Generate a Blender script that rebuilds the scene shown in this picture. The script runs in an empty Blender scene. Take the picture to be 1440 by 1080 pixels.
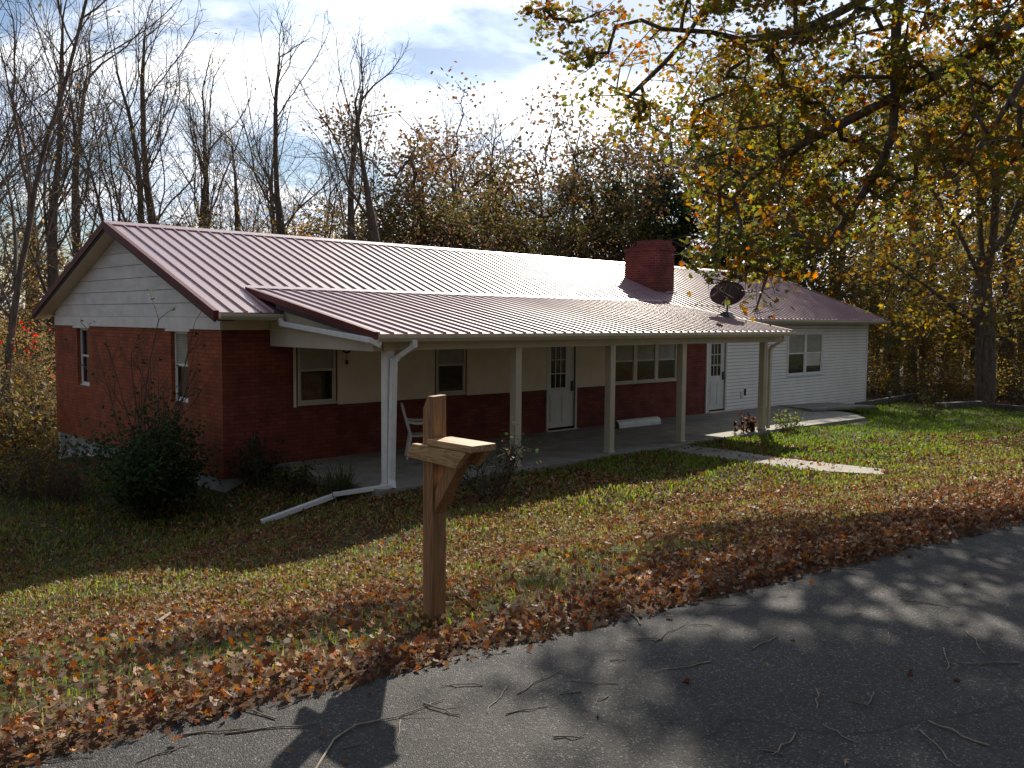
import bpy, math, random
import numpy as np
from mathutils import Matrix, Vector

rs = np.random.RandomState(7)
random.seed(7)
SC = bpy.context.scene
COL = SC.collection
R = math.radians

# ------------------------------------------------------------------ camera
F_PX, EYE = 1251.0, 1.6
AX = np.array((0.7198488561, 0.0442983911, -0.6927158702))
AY = np.array((-0.6940853453, 0.0573624252, -0.7176037105))
AZ = np.array((0.0079471725, 0.9973701443, 0.0720391403))
def ray(x, y):
    c = np.array((x - 720., 540. - y, -F_PX))
    return np.array((c @ AX, c @ AY, c @ AZ)) / F_PX
def on_z(x, y, z):
    d = ray(x, y); t = (z - EYE) / d[2]
    return np.array((t * d[0], t * d[1], z))
def far(x, dist, y=450):
    "ground-plan point at a horizontal distance along the bearing of a photo column"
    d = ray(x, y); h = math.hypot(d[0], d[1])
    return d[0] * dist / h, d[1] * dist / h

# ------------------------------------------------------------------ terrain
def sst(t):
    t = np.clip(t, 0, 1); return t * t * (3 - 2 * t)
def edge(x):
    return 3.6 - 0.17 * x
def zg(x, y):
    x = np.asarray(x, float); y = np.asarray(y, float)
    s = y - edge(np.clip(x, -40, 60))
    t = np.clip(s / 6.3, 0, 1)
    z = -1.14 * (0.55 * sst(t) + 0.45 * t)
    z = z - 0.50 * sst((8.6 - x) / 2.2) * sst((y - 9.0) / 5.0)
    z = z - 0.085 * np.clip(7.0 - x, 0, 14) * sst((y - 5) / 9.0)
    z = z - 0.13 * np.clip(y - 20, 0, 26) * sst((y - 18) / 6)
    z = z - 0.028 * np.clip(x - 21, 0, 40) * sst((y - 4) / 6.0)
    z = z + 0.03 * np.clip(np.hypot(x, y) - 75, 0, 200)
    # fine unevenness of the lawn
    z = z + 0.018 * sst(s / 1.5) * (np.sin(x * 1.7 + y * .9) + np.sin(x * .7 - y * 2.1 + 1.3))
    return np.where(s < 0, -0.05, z + 0.0)
def gz(x, y): return float(zg(x, y))
def gpt(px, py):
    d = ray(px, py); p = np.array((0, 0, EYE)); t = 1.0
    for _ in range(4000):
        q = p + d * t
        if q[2] <= gz(q[0], q[1]): break
        t += 0.02
    return q[0], q[1], gz(q[0], q[1])

# ------------------------------------------------------------------ materials
def mat(name):
    m = bpy.data.materials.new(name); m.use_nodes = True
    nt = m.node_tree; nt.nodes.clear()
    out = nt.nodes.new('ShaderNodeOutputMaterial')
    return m, nt, out
def N(nt, t, **kw):
    n = nt.nodes.new(t)
    for k, v in kw.items():
        if k in n.inputs: n.inputs[k].default_value = v
        else: setattr(n, k, v)
    return n
def L(nt, a, b): nt.links.new(a, b)
def rgb(c): return (c[0], c[1], c[2], 1.0)
def ramp(nt, fac, stops, interp='LINEAR'):
    n = N(nt, 'ShaderNodeValToRGB'); cr = n.color_ramp; cr.interpolation = interp
    while len(cr.elements) < len(stops): cr.elements.new(0.5)
    for e, (p, c) in zip(cr.elements, stops):
        e.position = p; e.color = rgb(c) if len(c) == 3 else c
    L(nt, fac, n.inputs[0]); return n
def noisy(name, c1, c2, scale=8, rough=0.6, bump=0.0, bscale=None, detail=4, spec=0.5, stretch=(1, 1, 1), lo=.35, hi=.65, coords='Object'):
    m, nt, out = mat(name)
    tc = N(nt, 'ShaderNodeTexCoord'); mp = N(nt, 'ShaderNodeMapping'); mp.inputs['Scale'].default_value = stretch
    L(nt, tc.outputs[coords], mp.inputs[0])
    nz = N(nt, 'ShaderNodeTexNoise', Scale=scale, Detail=detail, Roughness=.6); L(nt, mp.outputs[0], nz.inputs['Vector'])
    rp = ramp(nt, nz.outputs['Fac'], [(lo, c1), (hi, c2)])
    b = N(nt, 'ShaderNodeBsdfPrincipled', Roughness=rough); b.inputs['Specular IOR Level'].default_value = spec
    L(nt, rp.outputs[0], b.inputs['Base Color'])
    if bump:
        n2 = N(nt, 'ShaderNodeTexNoise', Scale=bscale or scale * 4, Detail=5); L(nt, mp.outputs[0], n2.inputs['Vector'])
        bp = N(nt, 'ShaderNodeBump', Strength=1.0, Distance=bump); L(nt, n2.outputs['Fac'], bp.inputs['Height']); L(nt, bp.outputs[0], b.inputs['Normal'])
    L(nt, b.outputs[0], out.inputs[0]); return m

def brick_mat(name, c1, c2, mortar, rough=.75, axis='XZ'):
    m, nt, out = mat(name)
    tc = N(nt, 'ShaderNodeTexCoord'); sp = N(nt, 'ShaderNodeSeparateXYZ'); L(nt, tc.outputs['Object'], sp.inputs[0])
    geo = N(nt, 'ShaderNodeNewGeometry'); gs = N(nt, 'ShaderNodeSeparateXYZ'); L(nt, geo.outputs['True Normal'], gs.inputs[0])
    ab = N(nt, 'ShaderNodeMath', operation='ABSOLUTE'); L(nt, gs.outputs[0], ab.inputs[0])
    gt = N(nt, 'ShaderNodeMath', operation='GREATER_THAN'); L(nt, ab.outputs[0], gt.inputs[0]); gt.inputs[1].default_value = .7
    mx = N(nt, 'ShaderNodeMix'); L(nt, gt.outputs[0], mx.inputs[0]); L(nt, sp.outputs[0], mx.inputs[2]); L(nt, sp.outputs[1], mx.inputs[3])
    cb = N(nt, 'ShaderNodeCombineXYZ'); L(nt, mx.outputs[0], cb.inputs[0]); L(nt, sp.outputs[2], cb.inputs[1])
    br = N(nt, 'ShaderNodeTexBrick'); L(nt, cb.outputs[0], br.inputs['Vector'])
    br.inputs['Color1'].default_value = rgb(c1); br.inputs['Color2'].default_value = rgb(c2); br.inputs['Mortar'].default_value = rgb(mortar)
    br.inputs['Scale'].default_value = 1.0; br.inputs['Mortar Size'].default_value = .006; br.inputs['Mortar Smooth'].default_value = .3
    br.inputs['Brick Width'].default_value = .21; br.inputs['Row Height'].default_value = .073
    nz = N(nt, 'ShaderNodeTexNoise', Scale=2.2, Detail=6); L(nt, tc.outputs['Object'], nz.inputs['Vector'])
    rp = ramp(nt, nz.outputs['Fac'], [(.3, (.6, .6, .6)), (.7, (1.2, 1.2, 1.2))])
    ml = N(nt, 'ShaderNodeMix', data_type='RGBA', blend_type='MULTIPLY'); ml.inputs[0].default_value = 1
    L(nt, br.outputs['Color'], ml.inputs[6]); L(nt, rp.outputs[0], ml.inputs[7])
    b = N(nt, 'ShaderNodeBsdfPrincipled', Roughness=rough); b.inputs['Specular IOR Level'].default_value = .3
    L(nt, ml.outputs[2], b.inputs['Base Color'])
    n2 = N(nt, 'ShaderNodeTexNoise', Scale=60, Detail=3); L(nt, tc.outputs['Object'], n2.inputs['Vector'])
    ad = N(nt, 'ShaderNodeMath', operation='MULTIPLY_ADD'); L(nt, n2.outputs['Fac'], ad.inputs[0]); ad.inputs[1].default_value = .25
    iv = N(nt, 'ShaderNodeMath', operation='SUBTRACT'); iv.inputs[0].default_value = 1; L(nt, br.outputs['Fac'], iv.inputs[1]); L(nt, iv.outputs[0], ad.inputs[2])
    bp = N(nt, 'ShaderNodeBump', Strength=.9, Distance=.008); L(nt, ad.outputs[0], bp.inputs['Height']); L(nt, bp.outputs[0], b.inputs['Normal'])
    L(nt, b.outputs[0], out.inputs[0]); return m

def leaf_mat(name, trans=.4, rough=.6):
    m, nt, out = mat(name)
    at = N(nt, 'ShaderNodeAttribute', attribute_name='Col')
    d = N(nt, 'ShaderNodeBsdfPrincipled', Roughness=rough); d.inputs['Specular IOR Level'].default_value = .3
    t = N(nt, 'ShaderNodeBsdfTranslucent'); mx = N(nt, 'ShaderNodeMixShader'); mx.inputs[0].default_value = trans
    L(nt, at.outputs['Color'], d.inputs['Base Color'])
    hs = N(nt, 'ShaderNodeHueSaturation', Saturation=1.1, Value=1.65); L(nt, at.outputs['Color'], hs.inputs['Color']); L(nt, hs.outputs[0], t.inputs[0])
    L(nt, d.outputs[0], mx.inputs[1]); L(nt, t.outputs[0], mx.inputs[2]); L(nt, mx.outputs[0], out.inputs[0])
    return m

def wood_mat(name, c1, c2, axis=2, scale=1.0):
    m, nt, out = mat(name)
    tc = N(nt, 'ShaderNodeTexCoord'); mp = N(nt, 'ShaderNodeMapping')
    s = [26, 26, 26]; s[axis] = 1.6; mp.inputs['Scale'].default_value = s
    L(nt, tc.outputs['Object'], mp.inputs[0])
    nz = N(nt, 'ShaderNodeTexNoise', Scale=scale, Detail=6, Roughness=.65, Distortion=.6); L(nt, mp.outputs[0], nz.inputs['Vector'])
    wv = N(nt, 'ShaderNodeTexNoise', Scale=scale * .35, Detail=2, Distortion=2.0); L(nt, mp.outputs[0], wv.inputs['Vector'])
    mr = N(nt, 'ShaderNodeMath', operation='PINGPONG'); L(nt, wv.outputs['Fac'], mr.inputs[0]); mr.inputs[1].default_value = .06
    m2 = N(nt, 'ShaderNodeMath', operation='MULTIPLY_ADD'); L(nt, mr.outputs[0], m2.inputs[0]); m2.inputs[1].default_value = 6.0; L(nt, nz.outputs['Fac'], m2.inputs[2])
    rp = ramp(nt, m2.outputs[0], [(.4, c1), (.85, c2)])
    b = N(nt, 'ShaderNodeBsdfPrincipled', Roughness=.65); L(nt, rp.outputs[0], b.inputs['Base Color'])
    bp = N(nt, 'ShaderNodeBump', Strength=.6, Distance=.004); L(nt, nz.outputs['Fac'], bp.inputs['Height']); L(nt, bp.outputs[0], b.inputs['Normal'])
    L(nt, b.outputs[0], out.inputs[0]); return m

def plain(name, c, rough=.5, metal=0, spec=.5):
    return noisy(name, tuple(v * .9 for v in c), tuple(min(1, v * 1.08) for v in c), 5, rough, spec=spec)

M = {}
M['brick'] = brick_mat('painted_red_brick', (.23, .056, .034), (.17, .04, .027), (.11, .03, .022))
M['brick_lit'] = brick_mat('red_brick_lit_copy', (.36, .098, .042), (.27, .07, .034), (.18, .055, .03))  # same painted brick; its lighter orange stands in for the stronger light
M['chimney'] = brick_mat('chimney_brick', (.22, .05, .04), (.15, .034, .03), (.30, .16, .14))
M['siding'] = noisy('white_vinyl', (.74, .73, .70), (.83, .82, .79), 1.3, .45, .0015, 40)
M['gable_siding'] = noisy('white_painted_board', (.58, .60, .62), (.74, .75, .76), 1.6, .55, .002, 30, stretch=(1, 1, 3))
M['cream'] = noisy('cream_paint', (.64, .55, .42), (.73, .64, .50), 1.5, .6, .001, 50)
M['cream_trim'] = noisy('cream_metal', (.46, .42, .33), (.54, .50, .40), 2, .45)
M['white'] = noisy('white_paint', (.66, .68, .68), (.78, .79, .79), 4, .45)
M['foundation'] = noisy('grey_block', (.20, .21, .23), (.36, .37, .39), 3, .85, .004, 40)
M['trim_red'] = noisy('burgundy_trim', (.085, .013, .014), (.115, .018, .018), 4, .5, spec=.25)
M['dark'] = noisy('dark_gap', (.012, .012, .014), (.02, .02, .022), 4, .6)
M['blind'] = noisy('window_blind', (.30, .29, .25), (.38, .37, .32), 3, .7)
M['curtain'] = noisy('pale_curtain', (.5, .48, .42), (.62, .6, .52), 3, .8)
M['alum'] = noisy('white_aluminium', (.62, .65, .68), (.74, .76, .78), 6, .35)
M['door'] = noisy('white_door', (.56, .58, .56), (.66, .67, .65), 3, .5)
M['plastic'] = noisy('white_plastic', (.6, .6, .57), (.7, .7, .66), 6, .4)
M['dish'] = noisy('dark_grey_metal', (.03, .03, .035), (.045, .045, .05), 5, .45)
M['bark'] = noisy('bark', (.05, .04, .033), (.15, .12, .095), 14, .9, .02, 25, stretch=(1, 1, .25))
M['bark_light'] = noisy('pale_bark', (.06, .05, .042), (.15, .13, .11), 10, .9, .02, 25, stretch=(1, 1, .25))
M['tree_twig'] = noisy('tree_twig', (.10, .078, .06), (.19, .15, .115), 9, .85)
M['twig'] = noisy('twig_wood', (.13, .10, .07), (.32, .26, .19), 20, .85)
M['leaf'] = leaf_mat('tree_leaf', .58)
M['litter'] = leaf_mat('dry_leaf', .25, .62)
M['grass'] = leaf_mat('grass_blade', .45, .5)
M['timber'] = wood_mat('treated_timber', (.15, .075, .034), (.35, .20, .095), 2)
M['timber_y'] = wood_mat('treated_board', (.20, .11, .05), (.50, .34, .17), 1)
M['old_timber'] = noisy('old_timber', (.05, .045, .04), (.13, .115, .1), 6, .9, .01, 30)
M['concrete'] = noisy('concrete', (.16, .15, .13), (.30, .285, .245), 2.2, .85, .003, 60, lo=.3, hi=.7)
M['path'] = noisy('path_concrete', (.15, .138, .11), (.28, .26, .21), 3, .85, .003, 60, lo=.3, hi=.7)
M['shed_leaf'] = M['leaf']

# glass: dark room behind a reflecting pane
m, nt, out = mat('window_glass')
b = N(nt, 'ShaderNodeBsdfPrincipled', Roughness=.04); b.inputs['Base Color'].default_value = (.012, .014, .017, 1); b.inputs['Specular IOR Level'].default_value = .6
nz = N(nt, 'ShaderNodeTexNoise', Scale=1.5, Detail=1); bp = N(nt, 'ShaderNodeBump', Strength=.15, Distance=.01); L(nt, nz.outputs['Fac'], bp.inputs['Height']); L(nt, bp.outputs[0], b.inputs['Normal'])
L(nt, b.outputs[0], out.inputs[0]); M['glass'] = m

# burgundy sheet-metal roofing, glossy paint
m, nt, out = mat('burgundy_metal_roof')
tc = N(nt, 'ShaderNodeTexCoord')
nz = N(nt, 'ShaderNodeTexNoise', Scale=.9, Detail=6); L(nt, tc.outputs['Object'], nz.inputs['Vector'])
rp = ramp(nt, nz.outputs['Fac'], [(.3, (.225, .115, .14)), (.7, (.265, .14, .168))])
b = N(nt, 'ShaderNodeBsdfPrincipled', Roughness=.36); b.inputs['Specular IOR Level'].default_value = .8
b.inputs['Coat Weight'].default_value = .3; b.inputs['Coat Roughness'].default_value = .42; b.inputs['Coat IOR'].default_value = 1.5
L(nt, rp.outputs[0], b.inputs['Base Color'])
r2 = ramp(nt, nz.outputs['Fac'], [(.3, (.38, .38, .38)), (.7, (.46, .46, .46))]); L(nt, r2.outputs[0], b.inputs['Roughness'])
mp = N(nt, 'ShaderNodeMapping'); mp.inputs['Scale'].default_value = (9, .6, .6); L(nt, tc.outputs['Object'], mp.inputs[0])
n2 = N(nt, 'ShaderNodeTexNoise', Scale=1, Detail=2); L(nt, mp.outputs[0], n2.inputs['Vector'])
bp = N(nt, 'ShaderNodeBump', Strength=.5, Distance=.01); L(nt, n2.outputs['Fac'], bp.inputs['Height']); L(nt, bp.outputs[0], b.inputs['Normal'])
L(nt, b.outputs[0], out.inputs[0]); M['roof'] = m

# asphalt
m, nt, out = mat('asphalt')
tc = N(nt, 'ShaderNodeTexCoord')
vo = N(nt, 'ShaderNodeTexVoronoi', Scale=150); L(nt, tc.outputs['Object'], vo.inputs['Vector'])
nz = N(nt, 'ShaderNodeTexNoise', Scale=1.3, Detail=8, Roughness=.65); L(nt, tc.outputs['Object'], nz.inputs['Vector'])
rp = ramp(nt, nz.outputs['Fac'], [(.3, (.019, .0188, .019)), (.55, (.029, .0285, .028)), (.72, (.044, .043, .04))])
st = ramp(nt, vo.outputs['Color'], [(.1, (.28, .28, .28)), (.5, (.8, .8, .8)), (.78, (1.5, 1.48, 1.44)), (.9, (5.5, 5.4, 5.1))])  # stone grain; the brightest cells paint sun sparkle into the colour
ml = N(nt, 'ShaderNodeMix', data_type='RGBA', blend_type='MULTIPLY'); ml.inputs[0].default_value = 1
L(nt, rp.outputs[0], ml.inputs[6]); L(nt, st.outputs[0], ml.inputs[7])
nw = N(nt, 'ShaderNodeTexNoise', Scale=1.6, Detail=6); L(nt, tc.outputs['Object'], nw.inputs['Vector'])
vm = N(nt, 'ShaderNodeMix', data_type='VECTOR'); vm.inputs[0].default_value = .35; L(nt, tc.outputs['Object'], vm.inputs[4]); L(nt, nw.outputs['Color'], vm.inputs[5])
vc = N(nt, 'ShaderNodeTexVoronoi', Scale=.55, feature='DISTANCE_TO_EDGE'); L(nt, vm.outputs[1], vc.inputs['Vector'])
ck = ramp(nt, vc.outputs['Distance'], [(.0, (.25, .25, .25)), (.006, (1, 1, 1))])
m3 = N(nt, 'ShaderNodeMix', data_type='RGBA', blend_type='MULTIPLY'); m3.inputs[0].default_value = 1; L(nt, ml.outputs[2], m3.inputs[6]); L(nt, ck.outputs[0], m3.inputs[7]); ml = m3
b = N(nt, 'ShaderNodeBsdfPrincipled', Roughness=.72); b.inputs['Specular IOR Level'].default_value = .3
L(nt, ml.outputs[2], b.inputs['Base Color'])
v2 = N(nt, 'ShaderNodeTexVoronoi', Scale=170); L(nt, tc.outputs['Object'], v2.inputs['Vector'])
n3 = N(nt, 'ShaderNodeTexNoise', Scale=40, Detail=8); L(nt, tc.outputs['Object'], n3.inputs['Vector'])
ad = N(nt, 'ShaderNodeMath', operation='ADD'); L(nt, v2.outputs['Distance'], ad.inputs[0]); L(nt, n3.outputs['Fac'], ad.inputs[1])
bp = N(nt, 'ShaderNodeBump', Strength=1.0, Distance=.0035); L(nt, ad.outputs[0], bp.inputs['Height']); L(nt, bp.outputs[0], b.inputs['Normal'])
L(nt, b.outputs[0], out.inputs[0]); M['asphalt'] = m

# ground: soil, moss and leaf mould
m, nt, out = mat('lawn_ground')
tc = N(nt, 'ShaderNodeTexCoord')
nz = N(nt, 'ShaderNodeTexNoise', Scale=.8, Detail=8, Roughness=.7); L(nt, tc.outputs['Object'], nz.inputs['Vector'])
n2 = N(nt, 'ShaderNodeTexNoise', Scale=22, Detail=5, Roughness=.7); L(nt, tc.outputs['Object'], n2.inputs['Vector'])
ra = ramp(nt, n2.outputs['Fac'], [(.35, (.028, .036, .012)), (.6, (.06, .075, .02)), (.75, (.10, .075, .03))])
rb = ramp(nt, n2.outputs['Fac'], [(.3, (.035, .02, .012)), (.55, (.085, .05, .028)), (.75, (.15, .10, .06))])
at = N(nt, 'ShaderNodeAttribute', attribute_name='Wood')
ad = N(nt, 'ShaderNodeMath', operation='ADD', use_clamp=True); L(nt, at.outputs['Fac'], ad.inputs[0])
rc = ramp(nt, nz.outputs['Fac'], [(.45, (0, 0, 0)), (.6, (.6, .6, .6))]); L(nt, rc.outputs[0], ad.inputs[1])
mx = N(nt, 'ShaderNodeMix', data_type='RGBA'); L(nt, ad.outputs[0], mx.inputs[0]); L(nt, ra.outputs[0], mx.inputs[6]); L(nt, rb.outputs[0], mx.inputs[7])
b = N(nt, 'ShaderNodeBsdfPrincipled', Roughness=.95); b.inputs['Specular IOR Level'].default_value = .2
L(nt, mx.outputs[2], b.inputs['Base Color'])
bp = N(nt, 'ShaderNodeBump', Strength=1, Distance=.03); L(nt, n2.outputs['Fac'], bp.inputs['Height']); L(nt, bp.outputs[0], b.inputs['Normal'])
L(nt, b.outputs[0], out.inputs[0]); M['ground'] = m

# ------------------------------------------------------------------ mesh helpers
def link(o, parent=None):
    COL.objects.link(o)
    if parent is not None: o.parent = parent
    return o
def mesh_np(name, V, chunks, mats, parent=None, col=None, smooth=False, fattr=None):
    """chunks: list of (faces array k x n, material index)"""
    me = bpy.data.meshes.new(name)
    V = np.asarray(V, np.float32)
    me.vertices.add(len(V)); me.vertices.foreach_set('co', V.ravel())
    loops = np.concatenate([c[0].ravel() for c in chunks]).astype(np.int32)
    tot = np.concatenate([np.full(len(c[0]), c[0].shape[1]) for c in chunks]).astype(np.int32)
    mi = np.concatenate([np.full(len(c[0]), c[1]) for c in chunks]).astype(np.int32)
    st = np.concatenate([[0], np.cumsum(tot)[:-1]]).astype(np.int32)
    me.loops.add(len(loops)); me.loops.foreach_set('vertex_index', loops)
    me.polygons.add(len(tot)); me.polygons.foreach_set('loop_start', st); me.polygons.foreach_set('loop_total', tot)
    me.polygons.foreach_set('material_index', mi)
    if smooth: me.polygons.foreach_set('use_smooth', np.ones(len(tot), bool))
    me.update(calc_edges=True)
    if col is not None:
        a = me.color_attributes.new('Col', 'FLOAT_COLOR', 'POINT')
        c4 = np.ones((len(V), 4), np.float32); c4[:, :3] = col
        a.data.foreach_set('color', c4.ravel())
    if fattr is not None:
        a = me.attributes.new(fattr[0], 'FLOAT', 'POINT'); a.data.foreach_set('value', np.asarray(fattr[1], np.float32))
    for m_ in mats: me.materials.append(m_)
    o = bpy.data.objects.new(name, me)
    return link(o, parent)

class MB:
    def __init__(s): s.v = []; s.f = []
    def add(s, vs, fs):
        o = len(s.v); s.v += [tuple(map(float, p)) for p in vs]; s.f += [tuple(i + o for i in f) for f in fs]
    def quad(s, *p): s.add(p, [tuple(range(len(p)))])
    def box(s, x0, x1, y0, y1, z0, z1):
        s.add([(x0, y0, z0), (x1, y0, z0), (x1, y1, z0), (x0, y1, z0), (x0, y0, z1), (x1, y0, z1), (x1, y1, z1), (x0, y1, z1)],
              [(0, 3, 2, 1), (4, 5, 6, 7), (0, 1, 5, 4), (1, 2, 6, 5), (2, 3, 7, 6), (3, 0, 4, 7)])
    def prism(s, pts, off):
        n = len(pts); off = Vector(off); a = [Vector(p) for p in pts]; b = [p + off for p in a]
        s.add(a + b, [tuple(range(n))[::-1], tuple(range(n, 2 * n))] + [(i, (i + 1) % n, n + (i + 1) % n, n + i) for i in range(n)])
    def bar(s, p, q, w, h, up=(0, 0, 1)):
        p = Vector(p); q = Vector(q); d = (q - p).normalized(); u = Vector(up); sd = d.cross(u)
        if sd.length < 1e-4: sd = d.cross(Vector((1, 0, 0)))
        sd.normalize(); u = sd.cross(d).normalized(); sd *= w / 2; u *= h / 2
        s.add([p - sd - u, p + sd - u, p + sd + u, p - sd + u, q - sd - u, q + sd - u, q + sd + u, q - sd + u],
              [(0, 1, 2, 3), (7, 6, 5, 4), (0, 4, 5, 1), (1, 5, 6, 2), (2, 6, 7, 3), (3, 7, 4, 0)])
    def tube(s, pts, r, n=8, cap=True):
        pts = [Vector(p) for p in pts]; rr = r if isinstance(r, (list, tuple)) else [r] * len(pts); base = len(s.v); prev = None
        for i, p in enumerate(pts):
            d = (pts[min(i + 1, len(pts) - 1)] - pts[max(i - 1, 0)]).normalized()
            a = d.cross(prev) if prev is not None else d.cross(Vector((0, 0, 1)))
            if prev is not None: a = prev - d * prev.dot(d)
            if a.length < 1e-4: a = d.cross(Vector((1, 0, 0)))
            a.normalize(); prev = a; b_ = d.cross(a)
            for k in range(n):
                t = 2 * math.pi * k / n; s.v.append(tuple(p + (a * math.cos(t) + b_ * math.sin(t)) * rr[i]))
        for i in range(len(pts) - 1):
            for k in range(n):
                s.f.append((base + i * n + k, base + i * n + (k + 1) % n, base + (i + 1) * n + (k + 1) % n, base + (i + 1) * n + k))
        if cap:
            s.f.append(tuple(base + k for k in range(n))[::-1]); s.f.append(tuple(base + (len(pts) - 1) * n + k for k in range(n)))
    def build(s, name, m_, parent=None, bevel=0, smooth=False):
        me = bpy.data.meshes.new(name); me.from_pydata(s.v, [], s.f); me.update()
        me.materials.append(m_); o = bpy.data.objects.new(name, me); link(o, parent)
        if smooth: me.polygons.foreach_set('use_smooth', np.ones(len(me.polygons), bool))
        if bevel:
            b_ = o.modifiers.new('bevel', 'BEVEL'); b_.width = bevel; b_.segments = 2; b_.limit_method = 'ANGLE'
        return o

def tag(o, label=None, cat=None, group=None, kind=None):
    if label: o['label'] = label
    if cat: o['category'] = cat
    if group: o['group'] = group
    if kind: o['kind'] = kind
    return o
def empty(name, loc=(0, 0, 0), rz=0, s=1):
    o = bpy.data.objects.new(name, None); o.location = loc; o.rotation_euler = (0, 0, rz); o.scale = (s, s, s); o.empty_display_size = .3
    return link(o)
KIDS = {}
def copy_tree(o, parent=None):
    c = o.copy(); COL.objects.link(c)
    if parent is not None: c.parent = parent
    for ch in o.children: copy_tree(ch, c)
    return c

# ------------------------------------------------------------------ vegetation
def leaf_cloud(P, size, cols, rng, shape='quad', nrm=None, curl=.25, jitter=.35):
    """one leaf polygon at each point of P. returns V, faces, colours per vertex"""
    n = len(P)
    if shape == 'oak':
        base = np.array([(0, -.5), (.10, -.34), (.30, -.30), (.16, -.12), (.42, .02), (.20, .12), (.34, .34), (.10, .34), (0, .55),
                         (-.12, .33), (-.33, .30), (-.18, .10), (-.42, -.02), (-.17, -.14), (-.28, -.32), (-.09, -.34)])
    elif shape == 'blob':
        base = np.array([(0, -.55), (.2, -.22), (.36, -.02), (.13, .14), (.24, .42), (0, .6), (-.2, .3), (-.12, .05), (-.36, -.08), (-.14, -.3)])
    elif shape == 'blade':
        base = np.array([(-.06, 0), (.06, 0), (0, 1)])
    else:
        base = np.array([(0, -.5), (.34, -.05), (0, .5), (-.34, .05)])
    k = len(base)
    sz = size * (1 + jitter * rng.uniform(-1, 1, n))
    if nrm is None:
        nr = rng.normal(size=(n, 3)); nr[:, 2] = np.abs(nr[:, 2]) + .4
    else: nr = nrm
    nr = nr / np.linalg.norm(nr, axis=1, keepdims=True)
    t = rng.normal(size=(n, 3)); t -= nr * (t * nr).sum(1, keepdims=True); t /= np.linalg.norm(t, axis=1, keepdims=True)
    b = np.cross(nr, t)
    cz = curl * rng.uniform(-.6, 1, n)[:, None] * (np.abs(base[:, 0])[None] * 1.6 + (base[:, 1] ** 2)[None] * 1.4)
    V = P[:, None, :] + sz[:, None, None] * (base[None, :, 0, None] * t[:, None, :] + base[None, :, 1, None] * b[:, None, :] + cz[:, :, None] * nr[:, None, :])
    Fc = np.arange(n * k).reshape(n, k)
    C = np.repeat(cols, k, axis=0)
    return V.reshape(-1, 3), Fc, C
def pick_cols(n, pal, rng, var=.25):
    w = np.array([p[1] for p in pal]); c = np.array([p[0] for p in pal])
    ix = rng.choice(len(pal), n, p=w / w.sum())
    return c[ix] * (1 + var * rng.uniform(-1, 1, (n, 1))) * (1 + .08 * rng.uniform(-1, 1, (n, 3)))

class Skel:
    "branch skeleton: nodes with parents; radii by a pipe model"
    def __init__(s): s.p = []; s.par = []
    def node(s, p, par): s.p.append(np.asarray(p, float)); s.par.append(par); return len(s.p) - 1
    def radii(s, R0, r0):
        n = len(s.p); par = s.par; nch = [0] * n
        for q in par:
            if q >= 0: nch[q] += 1
        tips = sum(1 for c in nch if c == 0)
        ex = math.log(max(tips, 2)) / math.log(R0 / r0)
        a = np.zeros(n)
        for i in range(n - 1, -1, -1):
            if nch[i] == 0: a[i] += r0 ** ex
            if par[i] >= 0: a[par[i]] += a[i]
        s.r = a ** (1 / ex); s.tip = np.array([c == 0 for c in nch]); return s.r
    def tubes(s, lo, hi, sides, flare=0):
        P = np.array(s.p); par = np.array(s.par); r = s.r
        n = len(P); d = np.zeros((n, 3)); ok = par >= 0
        d[ok] = P[ok] - P[par[ok]]; d[~ok] = (0, 0, 1)
        d /= np.maximum(np.linalg.norm(d, axis=1, keepdims=True), 1e-6)
        big = {}
        best = np.full(n, -1); br = np.zeros(n)
        for i in range(n):
            q = par[i]
            if q >= 0 and r[i] > br[q]: br[q] = r[i]; best[q] = i
        nd = d.copy(); h = best >= 0; nd[h] = d[h] + d[best[h]]; nd /= np.maximum(np.linalg.norm(nd, axis=1, keepdims=True), 1e-6)
        e = np.where(ok & (r > lo) & (r <= hi))[0]
        if len(e) == 0: return np.zeros((0, 3)), np.zeros((0, 4), int)
        q = par[e]; main = best[q] == e
        d0 = np.where(main[:, None], nd[q], d[e]); d1 = nd[e]
        ra = np.minimum(r[q], np.where(main, r[q], r[e] * 1.25)); rb = r[e]
        def ring(c, dr, rad):
            ref = np.tile(np.array((0.31, .95, .05)), (len(dr), 1)); alt = np.abs((dr * ref).sum(1)) > .9; ref[alt] = (1, 0, 0)
            a = np.cross(dr, ref); a /= np.linalg.norm(a, axis=1, keepdims=True); b = np.cross(dr, a)
            t = np.arange(sides) * 2 * math.pi / sides
            return c[:, None] + rad[:, None, None] * (np.cos(t)[None, :, None] * a[:, None] + np.sin(t)[None, :, None] * b[:, None])
        V = np.concatenate([ring(P[q], d0, ra), ring(P[e], d1, rb)], 1).reshape(-1, 3)
        o = (np.arange(len(e)) * 2 * sides)[:, None]; k = np.arange(sides)
        Fq = np.stack([o + k, o + (k + 1) % sides, o + sides + (k + 1) % sides, o + sides + k], -1).reshape(-1, 4)
        return V, Fq
def join(parts):
    Vs, ch, o = [], [], 0
    for V, Fc, mi in parts:
        if len(V) == 0: continue
        Vs.append(V); ch.append((Fc + o, mi)); o += len(V)
    return np.concatenate(Vs), ch

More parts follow.
